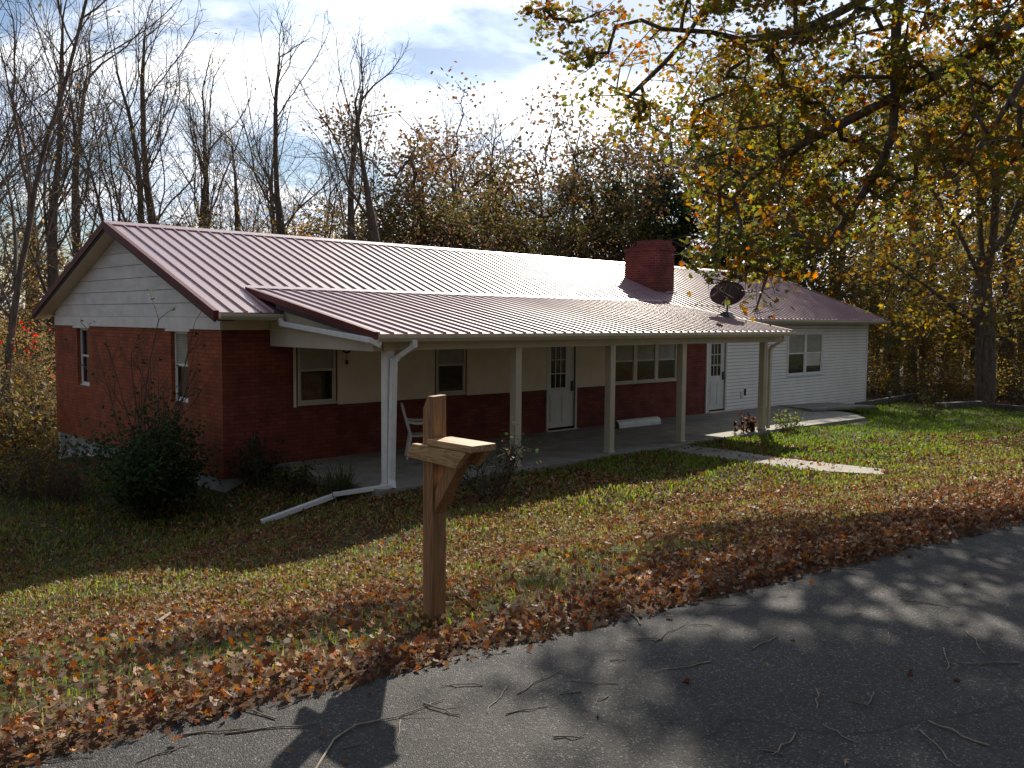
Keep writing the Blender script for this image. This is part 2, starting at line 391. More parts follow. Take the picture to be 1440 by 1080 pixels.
def sprout(sk, rng, i0, d, length, seg, lev, P):
    "recursive shoot with side shoots"
    n = max(2, int(length / seg)); cur = i0; d = np.array(d, float); d /= np.linalg.norm(d)
    for k in range(n):
        d = d + rng.normal(size=3) * P['wob'][lev] + np.array((0, 0, P['up'][lev])) ; d /= np.linalg.norm(d)
        cur = sk.node(sk.p[cur] + d * seg, cur)
        f = (k + 1) / n
        if lev < P['levels'] and f > P['start'][lev] and rng.rand() < P['dens'][lev]:
            for _ in range(1 if rng.rand() < .75 else 2):
                az = rng.uniform(0, 2 * math.pi); ang = R(rng.uniform(*P['ang'][lev]))
                a = np.cross(d, (0.3, .5, .8)); a /= np.linalg.norm(a); b = np.cross(d, a)
                nd = d * math.cos(ang) + (a * math.cos(az) + b * math.sin(az)) * math.sin(ang)
                ln = length * rng.uniform(*P['ratio'][lev]) * (1.15 - .75 * f)
                if ln > seg: sprout(sk, rng, cur, nd, ln, max(.12, seg * P['segk']), lev + 1, P)
    return cur
BARE = dict(levels=3, wob=(.05, .10, .13, .16), up=(.04, .07, .05, .02), start=(.25, .15, .1, 0), dens=(.74, .78, .9, 0),
            ang=((25, 50), (25, 55), (30, 60), (0, 0)), ratio=((.35, .62), (.35, .6), (.35, .6), (0, 0)), segk=.66)

def finish_tree(name, sk, R0, r0, label, cat, bark, thr, lv=None, mats=None, group=None, twig_sides=3, slim=None, boost=0):
    """Empty > trunk, crown"""
    sk.radii(R0, r0)
    if slim is not None: k_ = np.arange(len(sk.r)) >= slim; sk.r = np.where(k_ & (sk.r > .03), .03 + (sk.r - .03) * .34, sk.r)
    if boost:
        kids = {}
        for i_, q_ in enumerate(sk.par): kids.setdefault(q_, []).append(i_)
        ch_, i_ = [0], 0
        while i_ in kids: i_ = max(kids[i_], key=lambda j: sk.r[j]); ch_.append(i_)
        for k_, i_ in enumerate(ch_): sk.r[i_] *= 1 + boost * (1 - k_ / len(ch_)) ** .7
    root = empty(name); tag(root, label, cat, group)
    V, ch = join([(*sk.tubes(thr * 3, 9, 9), 0), (*sk.tubes(thr, thr * 3, 6), 0)])
    mesh_np('trunk', V, ch, [bark], root, smooth=True)
    tw = sk.tubes(0, thr, twig_sides)
    parts = [(tw[0], tw[1], 0)]; col = [np.tile((.1, .08, .06), (len(tw[0]), 1))]
    if lv is not None:
        parts.append((lv[0], lv[1], 1)); col.append(lv[2])
    V, ch = join(parts)
    mesh_np('crown', V, ch, [M['tree_twig'], M['leaf']], root, col=np.concatenate([c for c in col if len(c)]))
    return root

def bare_tree(seed, h, R0, P=None, leaves=0, boost=.9, pal=None, lean=(0, 0), stems=1, label='', name='bare_tree', bark=None, r0=.0045, spread=.25):
    rng = np.random.RandomState(seed); P = dict(BARE, **(P or {})); sk = Skel()
    b = sk.node((0, 0, -.6), -1); b = sk.node((0, 0, .3), b)
    for s_ in range(stems):
        a = rng.uniform(0, 6.28) if stems > 1 else 0; k = spread if stems > 1 else 0
        hh = h * (1 if s_ == 0 else rng.uniform(.65, .95))
        sprout(sk, rng, b, (lean[0] + k * math.cos(a), lean[1] + k * math.sin(a), 1), hh, .55, 0, P)
    lv = None
    if leaves:
        sk.radii(R0, r0); p = np.array(sk.p); cand = p[(sk.r < .02) & (p[:, 2] > h * .2)]
        pts = cand[rng.randint(0, len(cand), leaves)] + rng.normal(size=(leaves, 3)) * .12
        lv = leaf_cloud(pts, .075, pick_cols(leaves, pal, rng), rng, 'quad')
    return finish_tree(name, sk, R0, r0, label, 'tree', bark or M['bark'], .035, lv, boost=boost)

def grow(sk, trunk, targets, rng, seg=.5, sag=0.0, wob=.12):
    "connect every target to the nearest part of the skeleton"
    cur = -1; ids = []
    for p in trunk: cur = sk.node(p, cur); ids.append(cur)
    T = np.array(trunk)
    dt = np.array([np.min(np.linalg.norm(T - t, axis=1)) for t in targets])
    for t in np.array(targets)[np.argsort(dt)]:
        P = np.array(sk.p); v = t - P; dist = np.linalg.norm(v, axis=1)
        cost = dist + .35 * np.maximum(0, P[:, 2] - t[2] + .2) + .02 * np.arange(len(P)) * 0
        i = int(np.argmin(cost)); D = dist[i]
        if D < .05: continue
        n = max(1, int(D / seg)); a = sk.p[i]; off = rng.normal(size=3) * wob * D
        j = i
        for k in range(1, n + 1):
            f = k / n
            j = sk.node(a + (t - a) * f + off * math.sin(math.pi * f) + np.array((0, 0, sag * D * math.sin(math.pi * f))), j)
    return ids

def blob_points(rng, blobs, n):
    "points in a union of ellipsoids (cx,cy,cz,rx,ry,rz,weight), denser to the outside"
    w = np.array([b[6] for b in blobs]); ix = rng.choice(len(blobs), n, p=w / w.sum()); B = np.array(blobs)[ix]
    d = rng.normal(size=(n, 3)); d /= np.linalg.norm(d, axis=1, keepdims=True)
    r = rng.uniform(.2, 1, n) ** .5
    return B[:, :3] + d * r[:, None] * B[:, 3:6]

def leafy_tree(seed, h, R0, blobs, ntar, nleaf, lsize, pal, label, name='leafy_tree', shape='quad', bark=None, trunk=None, spread=.35, r0=.007, tw=3, cl=.45, nrm=None, thr=.035):
    rng = np.random.RandomState(seed); sk = Skel()
    tar = blob_points(rng, blobs, ntar)
    if trunk is None:
        th = h * .72; trunk = [(0, 0, -.6)] + [(.12 * math.sin(k * 1.1 + seed) * k / 8, .12 * math.cos(k * 1.3 + seed) * k / 8, th * k / 10) for k in range(0, 11)]
    grow(sk, trunk, tar, rng, seg=.55)
    base = len(sk.p)
    # short twigs off the targets
    tips = [i for i in range(len(trunk), base)]
    for i in rng.choice(tips, min(len(tips), ntar * tw)):
        d = rng.normal(size=3); d[2] *= .6; d /= np.linalg.norm(d); sk.node(sk.p[i] + d * rng.uniform(.15, spread * 1.6), i)
    P = np.array(sk.p[len(trunk):])
    ends = np.concatenate([tar, P[base - len(trunk):]])
    # clumped: every end carries a varying number of leaves and its own tint
    wgt = rng.gamma(.8, 1, len(ends)); ix = rng.choice(len(ends), nleaf, p=wgt / wgt.sum())
    pts = ends[ix] + rng.normal(size=(nleaf, 3)) * np.array((cl, cl, cl * .6)) * spread / .35 * .6
    tint = pick_cols(len(ends), pal, rng, .25)
    cols = .6 * tint[ix] + .4 * pick_cols(nleaf, pal, rng, .3)
    lv = leaf_cloud(pts, lsize, np.clip(cols, .002, 1), rng, shape)
    return finish_tree(name, sk, R0, r0, label, 'tree', bark or M['bark'], thr, lv)

PAL_BROWN = [((.14, .075, .038), 4), ((.125, .08, .036), 3), ((.075, .072, .03), 2.6), ((.12, .052, .028), 1.2), ((.062, .062, .03), 2.4)]
PAL_OLIVE = [((.10, .10, .032), 3), ((.14, .12, .034), 2.4), ((.07, .08, .028), 2.4), ((.16, .10, .034), 2)]
PAL_GOLD = [((.34, .21, .035), 3), ((.25, .18, .035), 3), ((.32, .15, .03), 2), ((.15, .14, .03), 2.5), ((.20, .09, .03), 1.4)]
PAL_TAN = [((.27, .18, .08), 3), ((.19, .135, .055), 3), ((.14, .125, .045), 2), ((.34, .23, .08), 1)]
PAL_EVER = [((.02, .04, .016), 3), ((.028, .05, .018), 3), ((.04, .06, .02), 1)]
PAL_OAK = [((.12, .135, .026), 3.4), ((.075, .095, .022), 3.0), ((.22, .165, .028), 2.0), ((.29, .135, .022), 1.3), ((.30, .09, .02), .8), ((.16, .065, .025), 1.6)]
PAL_LITTER = [((.20, .08, .034), 3.2), ((.11, .042, .022), 3.0), ((.24, .135, .07), 3.0), ((.36, .25, .16), 2.0), ((.36, .11, .025), 1.0), ((.075, .038, .022), 2.4), ((.40, .18, .04), .3)]

# ================================================================== SETTING
# ground sheet: one grid, fine near the house, coarse to the horizon
def axis(a0, a1, fine, lo, hi):
    m_ = np.arange(a0, a1, fine); g = 1.35
    l, st, x = [], fine, a0
    while x > lo: st *= g; x -= st; l.append(x)
    h_, st, x = [], fine, m_[-1]
    while x < hi: st *= g; x += st; h_.append(x)
    return np.concatenate([l[::-1], m_, h_])
gx = axis(-6, 40, .25, -500, 600); gy = axis(-2, 24, .25, -400, 600)
GX, GY = np.meshgrid(gx, gy, indexing='ij'); GZ = zg(GX, GY)
V = np.stack([GX, GY, GZ], -1).reshape(-1, 3); nx_, ny_ = GX.shape
i = np.arange(nx_ - 1)[:, None] * ny_ + np.arange(ny_ - 1)[None]
Fq = np.stack([i, i + ny_, i + ny_ + 1, i + 1], -1).reshape(-1, 4)
wood = np.clip(sst((GY - 17) / 3) + sst((GX - 32.5) / 2) * sst((GY - 6) / 3) + sst((2 - GX) / 6) * .4 + sst((1.0 - (GY - edge(GX))) / .8) * .9, 0, 1)
g = mesh_np('ground', V, [(Fq, 0)], [M['ground']], smooth=True, fattr=('Wood', wood.ravel())); tag(g, kind='structure')

# driveway: sheet with a ragged edge
xs = np.concatenate([np.arange(-60, -2, 2.0), np.arange(-2, 12, .08), np.arange(12, 60, 1.0)])
ed = edge(np.clip(xs, -40, 60)) + .03 * np.sin(xs * 5.1) + .025 * np.sin(xs * 13.7 + 1) + .02 * np.sin(xs * 31 + 2)
mb = MB(); rows = []
for x, e in zip(xs, ed):
    o = len(mb.v); mb.v += [(x, e, -.06), (x, e - .02, 0.0), (x, e - 3.0, .012), (x, e - 6.4, 0), (x, e - 6.42, -.06)]; rows.append(o)
for a, b_ in zip(rows, rows[1:]):
    for k in range(4): mb.f.append((a + k, a + k + 1, b_ + k + 1, b_ + k))
tag(mb.build('driveway', M['asphalt']), kind='structure')

# walkway to the porch (concrete strip following the lawn)
up_ = [gpt(*p) for p in [(955, 625.5), (1010, 632), (1060, 639), (1100, 645), (1170, 653), (1247, 661.5)]]
lo_ = [gpt(*p) for p in [(908, 633), (960, 639), (1015, 646), (1065, 653), (1130, 662), (1243, 669)]]
mb = MB(); o0 = 0
for a, b_ in zip(up_, lo_):
    mb.v += [(a[0], a[1], a[2] - .1), (a[0], a[1], a[2] + .018), (b_[0], b_[1], b_[2] + .018), (b_[0], b_[1], b_[2] - .1)]
for k in range(len(up_) - 1):
    for q in range(3): mb.f.append((k * 4 + q, k * 4 + q + 1, k * 4 + q + 5, k * 4 + q + 4))
mb.f.append((0, 3, 2, 1)); e_ = (len(up_) - 1) * 4; mb.f.append((e_, e_ + 1, e_ + 2, e_ + 3))
tag(mb.build('footpath', M['path']), kind='structure')
mb = MB(); a = gpt(1350, 671); b_ = gpt(1400, 676); c = gpt(1396, 684); d = gpt(1362, 680)
mb.prism([(p[0], p[1], p[2] + .03) for p in (a, d, c, b_)], (0, 0, -.1)); tag(mb.build('footpath', M['path']), kind='structure')

# porch floor and patio slabs
YW, YP = 14.66, 11.5
mb = MB(); mb.box(8.05, 21.3, 11.28, YW - .02, -1.7, -1.07); tag(mb.build('porch_pavement', M['concrete'], bevel=.012), kind='structure')
mb = MB(); mb.prism([(21.32, 11.25, -1.085), (24.9, 11.2, -1.12), (26.0, 12.1, -1.13), (26.6, YW - .02, -1.1), (21.32, YW - .02, -1.075)], (0, 0, -.5))
tag(mb.build('patio_pavement', M['concrete'], bevel=.01), kind='structure')
mb = MB(); mb.prism([(25.1, 12.95, -1.02), (27.9, 12.25, -1.03), (29.6, YW - .05, -1.2), (26.0, YW - .05, -1.08)], (0, 0, -.07))
mb.build('patio_step', M['concrete'], bevel=.008); tag(bpy.data.objects['patio_step'], kind='structure')

# ================================================================== HOUSE
H = empty('brick_house', (7.12, YW, -1.6))
tag(H, 'long single storey ranch house with burgundy metal roof, red brick front and white siding addition', 'house')
bpy.context.view_layer.update()
def P_(mb, name, m_, parent=None, label=None, **k):
    "house parts are modelled in world coordinates; shift them to the house's base"
    par = parent or H
    ox, oy, oz = 7.12, YW, -1.6
    mb.v = [(x - ox, y - oy, z - oz) for x, y, z in mb.v]
    o = mb.build(name, m_, par, **k)
    if label: o['label'] = label
    return o
X0, X1, XB = 7.12, 32.45, 21.95          # left wall, right wall, end of brick
YB = 23.45; ZS = 1.60; ZBR = -1.24      # back wall, soffit level, bottom of brick
YR, ZR = 19.05, 3.52                    # ridge
YE, ZE = 14.17, 1.70                    # front eave
ROOFX0, ROOFX1 = 6.74, 33.0
SL = (ZR - ZE) / (YR - YE)

def wall_grid(mb, fix, ax, u0, u1, z0, z1, ops, depth, sgn):
    """wall face in the plane ax=fix with openings and their reveals; ax 1: plane y=fix (u=x), ax 0: plane x=fix (u=y)"""
    us = sorted({u0, u1} | {o[0] for o in ops} | {o[1] for o in ops}); zs = sorted({z0, z1} | {o[2] for o in ops} | {o[3] for o in ops})
    pt = (lambda u, z, d=0: (u, fix + d * sgn, z)) if ax == 1 else (lambda u, z, d=0: (fix + d * sgn, u, z))
    for a, b in zip(us, us[1:]):
        for c, d in zip(zs, zs[1:]):
            if any(o[0] <= a and b <= o[1] and o[2] <= c and d <= o[3] for o in ops): continue
            mb.quad(pt(a, c), pt(b, c), pt(b, d), pt(a, d))
    for a, b, c, d in ops:
        mb.quad(pt(a, c), pt(a, c, depth), pt(a, d, depth), pt(a, d)); mb.quad(pt(b, c), pt(b, d), pt(b, d, depth), pt(b, c, depth))
        mb.quad(pt(a, d), pt(a, d, depth), pt(b, d, depth), pt(b, d)); mb.quad(pt(a, c), pt(b, c), pt(b, c, depth), pt(a, c, depth))

# --- openings
W1 = (8.60, 9.42, -.02, 1.22); W2 = (11.90, 12.72, -.02, 1.22); DF = (15.33, 16.30, -1.05, 1.12)
W3 = (17.74, 20.50, -.05, 1.10); DS = (22.12, 22.98, -1.05, 1.08); WR = (26.62, 28.95, -.17, 1.24)
G1 = (21.25, 22.0, 0.0, 1.33); G2 = (16.05, 16.78, 0.0, 1.33)
# --- brick walls
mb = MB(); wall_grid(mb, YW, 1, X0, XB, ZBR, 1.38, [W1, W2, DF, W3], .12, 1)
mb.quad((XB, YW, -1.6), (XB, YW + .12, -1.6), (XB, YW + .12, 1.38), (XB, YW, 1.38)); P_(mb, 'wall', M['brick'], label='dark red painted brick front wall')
mb = MB(); wall_grid(mb, X0, 0, YW, YB + .16, ZBR, 1.38, [G1, G2], .16, 1); P_(mb, 'wall', M['brick_lit'], label='red brick end wall under the gable, its light toned into the colour')
mb = MB(); mb.box(X0 + .03, X0 + .3, YW + .16, YB, -3.6, ZBR - .001); mb.box(X0 + .03, XB, YW + .03, YW + .16, -2.2, ZBR - .001)
P_(mb, 'foundation', M['foundation'])
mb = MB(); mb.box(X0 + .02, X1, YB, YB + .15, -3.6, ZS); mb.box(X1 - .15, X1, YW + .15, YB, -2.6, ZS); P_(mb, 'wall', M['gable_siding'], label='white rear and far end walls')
# dark inside, so the windows look into a room
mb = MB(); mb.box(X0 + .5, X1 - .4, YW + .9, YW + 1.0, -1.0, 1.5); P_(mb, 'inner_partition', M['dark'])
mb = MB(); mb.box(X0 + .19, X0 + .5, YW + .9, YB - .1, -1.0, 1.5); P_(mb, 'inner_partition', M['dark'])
# --- cream panel under the porch roof
mb = MB(); wall_grid(mb, YW - .025, 1, 8.5, 20.58, -.06, 1.42, [(8.56, 9.46, -.06, 1.26), (11.86, 12.76, -.06, 1.26), (15.28, 16.36, -.06, 1.17), (17.70, 20.54, -.06, 1.15)], .025, 1)
P_(mb, 'wall_panel', M['cream'])
mb = MB(); mb.box(X0 + .02, 8.1, YW - .012, YW + .1, 1.382, ZS); mb.box(8.1, 22.0, YW - .012, YW + .1, 1.425, ZS); P_(mb, 'frieze_board', M['cream'])
# --- gable: white boards, trim board, louvre
mb = MB()
z = 1.605; ch = .262
def gy_at(zz):  # half width of the gable under the roof at height zz
    return max(0.0, (ZR - .12 - zz) / SL)
k = 0
while z < ZR - .2:
    z1 = min(z + ch, ZR - .16)
    w0, w1 = min(gy_at(z), YR - YW + .0), min(gy_at(z1), YR - YW)
    zt = z1 - .008
    mb.quad((X0 - .03, YR + w0, z), (X0 - .03, YR - w0, z), (X0 - .018, YR - w1, zt), (X0 - .018, YR + w1, zt))
    mb.quad((X0, YR + w0, z), (X0, YR - w0, z), (X0 - .03, YR - w0, z), (X0 - .03, YR + w0, z)); mb.quad((X0 - .018, YR + w1, zt), (X0 - .018, YR - w1, zt), (X0, YR - w1, zt), (X0, YR + w1, zt))
    z = z1
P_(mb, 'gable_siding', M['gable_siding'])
mb = MB(); mb.quad((X0 + .01, YW, 1.5), (X0 + .01, YB, 1.5), (X0 + .01, YB, 1.62), (X0 + .01, YR, ZR - .15), (X0 + .01, YW, 1.62)); P_(mb, 'gable_backing', M['dark'])
mb = MB(); mb.box(X0 - .034, X0 + .02, YW - .02, YB + .02, 1.382, 1.60); P_(mb, 'trim_board', M['white'], bevel=.004)
mb = MB(); zv = 2.95
for q in range(6):
    zz = zv + q * .05; w = gy_at(zz + .05) - .08
    mb.add([(X0 - .05, YR + w, zz), (X0 - .05, YR - w, zz), (X0 - .02, YR - w, zz + .04), (X0 - .02, YR + w, zz + .04), (X0 - .045, YR + w, zz - .006), (X0 - .045, YR - w, zz - .006)], [(0, 1, 2, 3), (4, 5, 1, 0)])
P_(mb, 'gable_vent', M['white'])
for (a, b, c, d) in (G1, G2):
    mb = MB(); mb.box(X0 - .04, X0 + .06, a - .16, b + .16, d + .002, 1.381); P_(mb, 'window_header', M['white'])

# --- windows
def window(name, u0, u1, z0, z1, fix, ax, depth, mull=1, fw=.05, blind=.5, mfr='white', curtain=None):
    sg = 1
    def bx(mb, a, b, d0, d1, c, d):
        if ax == 1: mb.box(a, b, fix + d0, fix + d1, c, d)
        else: mb.box(fix + d0, fix + d1, a, b, c, d)
    f = MB(); n = mull
    bx(f, u0, u1, depth - .055, depth, z0, z0 + fw); bx(f, u0, u1, depth - .055, depth, z1 - fw, z1)
    bx(f, u0, u0 + fw, depth - .054, depth - .001, z0 + fw, z1 - fw); bx(f, u1 - fw, u1, depth - .054, depth - .001, z0 + fw, z1 - fw)
    bx(f, u0 - .02, u1 + .02, depth - .085, depth - .05, z0 - .015, z0 + .022)
    w = (u1 - u0) / n
    for q in range(1, n):
        bx(f, u0 + q * w - .075, u0 + q * w + .075, depth - .055, depth - .002, z0 + fw, z1 - fw)
    fo = P_(f, name, M[mfr], bevel=.004)
    for q in range(n):
        a = u0 + q * w + (fw if q == 0 else .075); b = u0 + (q + 1) * w - (fw if q == n - 1 else .075); zm = z0 + (z1 - z0) * .52
        s = MB()
        bx(s, a, b, depth - .04, depth - .012, zm - .022, zm + .022); bx(s, a, b, depth - .04, depth - .013, z0 + fw, z0 + fw + .03)
        bx(s, a, a + .022, depth - .039, depth - .014, z0 + fw + .03, zm - .022); bx(s, b - .022, b, depth - .039, depth - .014, z0 + fw + .03, zm - .022)
        def sub(mb_, nm, m_):
            mb_.v = [(x - 7.12, y - YW, z_ + 1.6) for x, y, z_ in mb_.v]; return mb_.build(nm, m_, fo)
        sub(s, 'sash', M[mfr])
        g_ = MB(); bx(g_, a + .022, b - .022, depth - .03, depth - .02, z0 + fw + .03, zm - .022); bx(g_, a, b, depth - .022, depth - .012, zm + .022, z1 - fw); sub(g_, 'pane', M['glass'])
        if blind:
            h_ = (z1 - fw - zm) * blind * 2
            c_ = MB(); nb = 14
            for j in range(nb):
                zz = z1 - fw - h_ * (j + 1) / nb
                bx(c_, a + .012, b - .012, depth - .0275, depth - .0235, zz + .003, zz + h_ / nb)
            sub(c_, 'blind', M['blind'])
        if curtain and q == curtain - 1:
            c_ = MB(); bx(c_, a + .03, b - .06, depth - .034, depth - .031, z0 + fw + .24, zm - .03); sub(c_, 'curtain', M['curtain'])
    return fo
window('window', *W1, YW, 1, .03, 1, mfr='cream_trim')
window('window', *W2, YW, 1, .03, 1, mfr='cream_trim')
window('window', *W3, YW, 1, .03, 3, mfr='cream_trim')
window('window', G1[0], G1[1], G1[2], G1[3], X0, 0, .13, 1, blind=.0)
window('window', G2[0], G2[1], G2[2], G2[3], X0, 0, .13, 1, blind=.5)
window('window', WR[0], WR[1], WR[2], WR[3], YW, 1, .02, 2, fw=.06, blind=.5, mfr='white', curtain=2)
mb = MB(); mb.box(X0 - .02, X0 + .05, 21.1, 21.6, -2.15, -2.1); mb.box(X0 - .02, X0 + .05, 21.1, 21.15, -2.1, -1.6); mb.box(X0 - .02, X0 + .05, 21.55, 21.6, -2.1, -1.6); mb.box(X0 - .02, X0 + .05, 21.1, 21.6, -1.6, -1.55)
fo = P_(mb, 'basement_window', M['white'])
mb = MB(); mb.box(X0, X0 + .03, 21.15, 21.55, -2.1, -1.6); P_(mb, 'pane', M['glass'], parent=fo)

# --- front storm door: glazed upper half
def door(u0, u1, z0, z1, lites, glass_w, handle_side=1, name='front_door'):
    f = MB(); f.box(u0 - .05, u0, YW - .035, YW + .1, z0, z1 + .05); f.box(u1, u1 + .05, YW - .035, YW + .1, z0, z1 + .05); f.box(u0, u1, YW - .035, YW + .1, z1, z1 + .05)
    P_(f, 'door_frame', M['door'])
    ga, gb = u0 + glass_w[0], u0 + glass_w[1]; gc, gd = z0 + glass_w[2], z1 - .14
    d = MB(); wall_grid(d, YW + .02, 1, u0 + .004, u1 - .004, z0 + .05, z1 - .004, [(ga, gb, gc, gd)], .03, 1)
    # raised lower panels
    for (a, b) in ((u0 + .12, (u0 + u1) / 2 - .05), ((u0 + u1) / 2 + .05, u1 - .12)):
        d.prism([(a, YW + .0195, z0 + .2), (b, YW + .0195, z0 + .2), (b, YW + .0195, gc - .18), (a, YW + .0195, gc - .18)], (0, -.012, 0))
    do = P_(d, name, M['door'], bevel=0)
    def sub(mb_, nm, m_):
        mb_.v = [(x - 7.12, y - YW, z_ + 1.6) for x, y, z_ in mb_.v]; return mb_.build(nm, m_, do)
    g_ = MB(); g_.box(ga, gb, YW + .045, YW + .05, gc, gd); sub(g_, 'pane', M['glass'])
    m_ = MB()
    for q in range(1, lites[0]): x = ga + (gb - ga) * q / lites[0]; m_.box(x - .011, x + .011, YW + .03, YW + .044, gc, gd)
    for q in range(1, lites[1]): zz = gc + (gd - gc) * q / lites[1]; m_.box(ga, gb, YW + .031, YW + .0435, zz - .011, zz + .011)
    sub(m_, 'muntin', M['door'])
    h_ = MB(); hx = u1 - .09; h_.box(hx - .03, hx + .03, YW - .01, YW + .02, z0 + .92, z0 + 1.16); h_.tube([(hx, YW - .01, z0 + 1.0), (hx, YW - .07, z0 + 1.0), (hx - .1, YW - .07, z0 + 1.0)], .014, 6); sub(h_, 'handle', M['dark'])
    t_ = MB(); t_.box(u0 - .05, u1 + .05, YW - .09, YW + .1, z0 - .03, z0 + .0); sub(t_, 'threshold', M['cream'])
door(*DF, (3, 3), (.14, .66, 1.02), name='front_door')
door(*DS, (3, 3), (.15, .66, 1.05), name='side_door')

# --- white siding addition
mb = MB(); z = -1.55; c_h = .1016
ops = [DS[:2] + (-2, DS[3] + .05), (WR[0] - .05, WR[1] + .05, WR[2] - .05, WR[3] + .05)]
while z < ZS - .01:
    z1 = min(z + c_h, ZS)
    xs_ = [(22.02, X1 - .08)]
    for o in ops:
        if o[2] < (z + z1) / 2 < o[3]:
            nx = []
            for a, b in xs_:
                lo0, hi0 = o[0] - (.05 if o is ops[0] else 0), o[1] + (.05 if o is ops[0] else 0)
                if hi0 <= a or lo0 >= b: nx.append((a, b)); continue
                if lo0 > a: nx.append((a, lo0))
                if hi0 < b: nx.append((hi0, b))
            xs_ = nx
    for a, b in xs_:
        zt = z1 - .013
        mb.quad((a, YW - .034, z), (b, YW - .034, z), (b, YW - .02, zt), (a, YW - .02, zt))
        mb.quad((a, YW - .0, z), (b, YW - .0, z), (b, YW - .034, z), (a, YW - .034, z)); mb.quad((a, YW - .02, zt), (b, YW - .02, zt), (b, YW, zt), (a, YW, zt))
    z = z1
P_(mb, 'siding', M['siding'])
mb = MB(); wall_grid(mb, YW + .004, 1, XB + .002, X1 - .01, -2.4, ZS, [(DS[0], DS[1], -1.2, DS[3]), (WR[0], WR[1], WR[2], WR[3])], .1, 1); P_(mb, 'wall', M['old_timber'], label='wall under the white siding')
mb = MB(); mb.box(XB + .005, XB + .07, YW - .045, YW + .003, -1.3, ZS); P_(mb, 'corner_trim', M['white'], bevel=.004)
mb = MB(); mb.box(X1 - .09, X1 + .01, YW - .045, YW + .06, -1.6, ZS); P_(mb, 'corner_trim', M['white'], bevel=.004); mb = MB()
for (a, b, c, d) in (WR,):
    mb.box(a - .06, a, YW - .045, YW + .02, c - .06, d + .06); mb.box(b, b + .06, YW - .045, YW + .02, c - .06, d + .06); mb.box(a, b, YW - .045, YW + .02, d, d + .06); mb.box(a, b, YW - .048, YW + .02, c - .06, c)
P_(mb, 'window_trim', M['white'], bevel=.004)
mb = MB(); mb.box(23.82, 23.93, YW - .06, YW - .015, -.72, -.52); P_(mb, 'outlet_box', M['alum'], bevel=.006)
mb = MB(); mb.box(24.02, 24.1, YW - .055, YW - .015, -.66, -.46); P_(mb, 'outlet_box', M['dark'], bevel=.006)
mb = MB(); mb.box(24.12, 24.22, YW - .12, YW - .016, .98, 1.16); P_(mb, 'wall_lamp', M['dark'], bevel=.01)
mb = MB(); mb.box(24.42, 24.50, YW - .12, YW - .016, .98, 1.14); P_(mb, 'wall_lamp', M['dark'], bevel=.01)

# --- roof
def ribbed(mb, x0, x1, pA, pB, pitch, hgt=.03, th=.02, wr=(.024, .011)):
    "sheet from eave pA(y,z) to top pB(y,z) with trapezoid ribs every pitch"
    dy, dz = pB[0] - pA[0], pB[1] - pA[1]; l = math.hypot(dy, dz); ny, nz2 = -dz / l, dy / l
    if nz2 < 0: ny, nz2 = -ny, -nz2
    prof = [(x0, 0)]; x = x0 + .07
    while x < x1 - .06:
        prof += [(x - wr[0], 0), (x - wr[1], hgt), (x + wr[1], hgt), (x + wr[0], 0)]
        x += pitch
    prof.append((x1, 0)); o = len(mb.v)
    for (x, h_) in prof:
        for (y, z) in (pA, pB): mb.v.append((x, y + ny * h_, z + nz2 * h_))
    n = len(prof)
    for k in range(n - 1): mb.f.append((o + 2 * k, o + 2 * k + 2, o + 2 * k + 3, o + 2 * k + 1))
    # underside and rims
    o2 = len(mb.v)
    for (x, h_) in prof:
        for (y, z) in (pA, pB): mb.v.append((x, y - ny * th, z - nz2 * th))
    for k in range(n - 1):
        mb.f.append((o2 + 2 * k, o2 + 2 * k + 1, o2 + 2 * k + 3, o2 + 2 * k + 2)); mb.f.append((o + 2 * k, o2 + 2 * k, o2 + 2 * k + 2, o + 2 * k + 2)); mb.f.append((o + 2 * k + 1, o + 2 * k + 3, o2 + 2 * k + 3, o2 + 2 * k + 1))
    mb.f.append((o, o + 1, o2 + 1, o2)); e = 2 * (n - 1); mb.f.append((o + e, o2 + e, o2 + e + 1, o + e + 1))
mb = MB(); ribbed(mb, ROOFX0, ROOFX1, (YE - .03, ZE - .011), (YR, ZR), .262)
ribbed(mb, ROOFX0, ROOFX1, (2 * YR - YE, ZE), (YR, ZR), .262)
RF = P_(mb, 'roof', M['roof'])
YPE, ZPE, YPT = 11.2, 1.37, 15.25
ZPT = ZE + SL * (YPT - YE) + .035
PX0, PX1 = 7.9, 20.55
mb = MB(); ribbed(mb, PX0, PX1, (YPE - .02, ZPE - .003), (YPT, ZPT), .262)
P_(mb, 'porch_roof', M['roof'])
def sub_of(par, mb_, nm, m_, **k):
    mb_.v = [(x - 7.12, y - YW, z_ + 1.6) for x, y, z_ in mb_.v]; return mb_.build(nm, m_, par, **k)
mb = MB(); t = .17; hz = .03
mb.add([(ROOFX0 - .01, YR - t, ZR - t * SL + hz), (ROOFX1 + .01, YR - t, ZR - t * SL + hz), (ROOFX1 + .01, YR, ZR + hz + .012), (ROOFX0 - .01, YR, ZR + hz + .012), (ROOFX1 + .01, YR + t, ZR - t * SL + hz), (ROOFX0 - .01, YR + t, ZR - t * SL + hz),
        (ROOFX0 - .01, YR - t, ZR - t * SL + .0), (ROOFX1 + .01, YR - t, ZR - t * SL + .0)], [(0, 1, 2, 3), (3, 2, 4, 5), (6, 7, 1, 0)])
sub_of(RF, mb, 'ridge_cap', M['roof'])
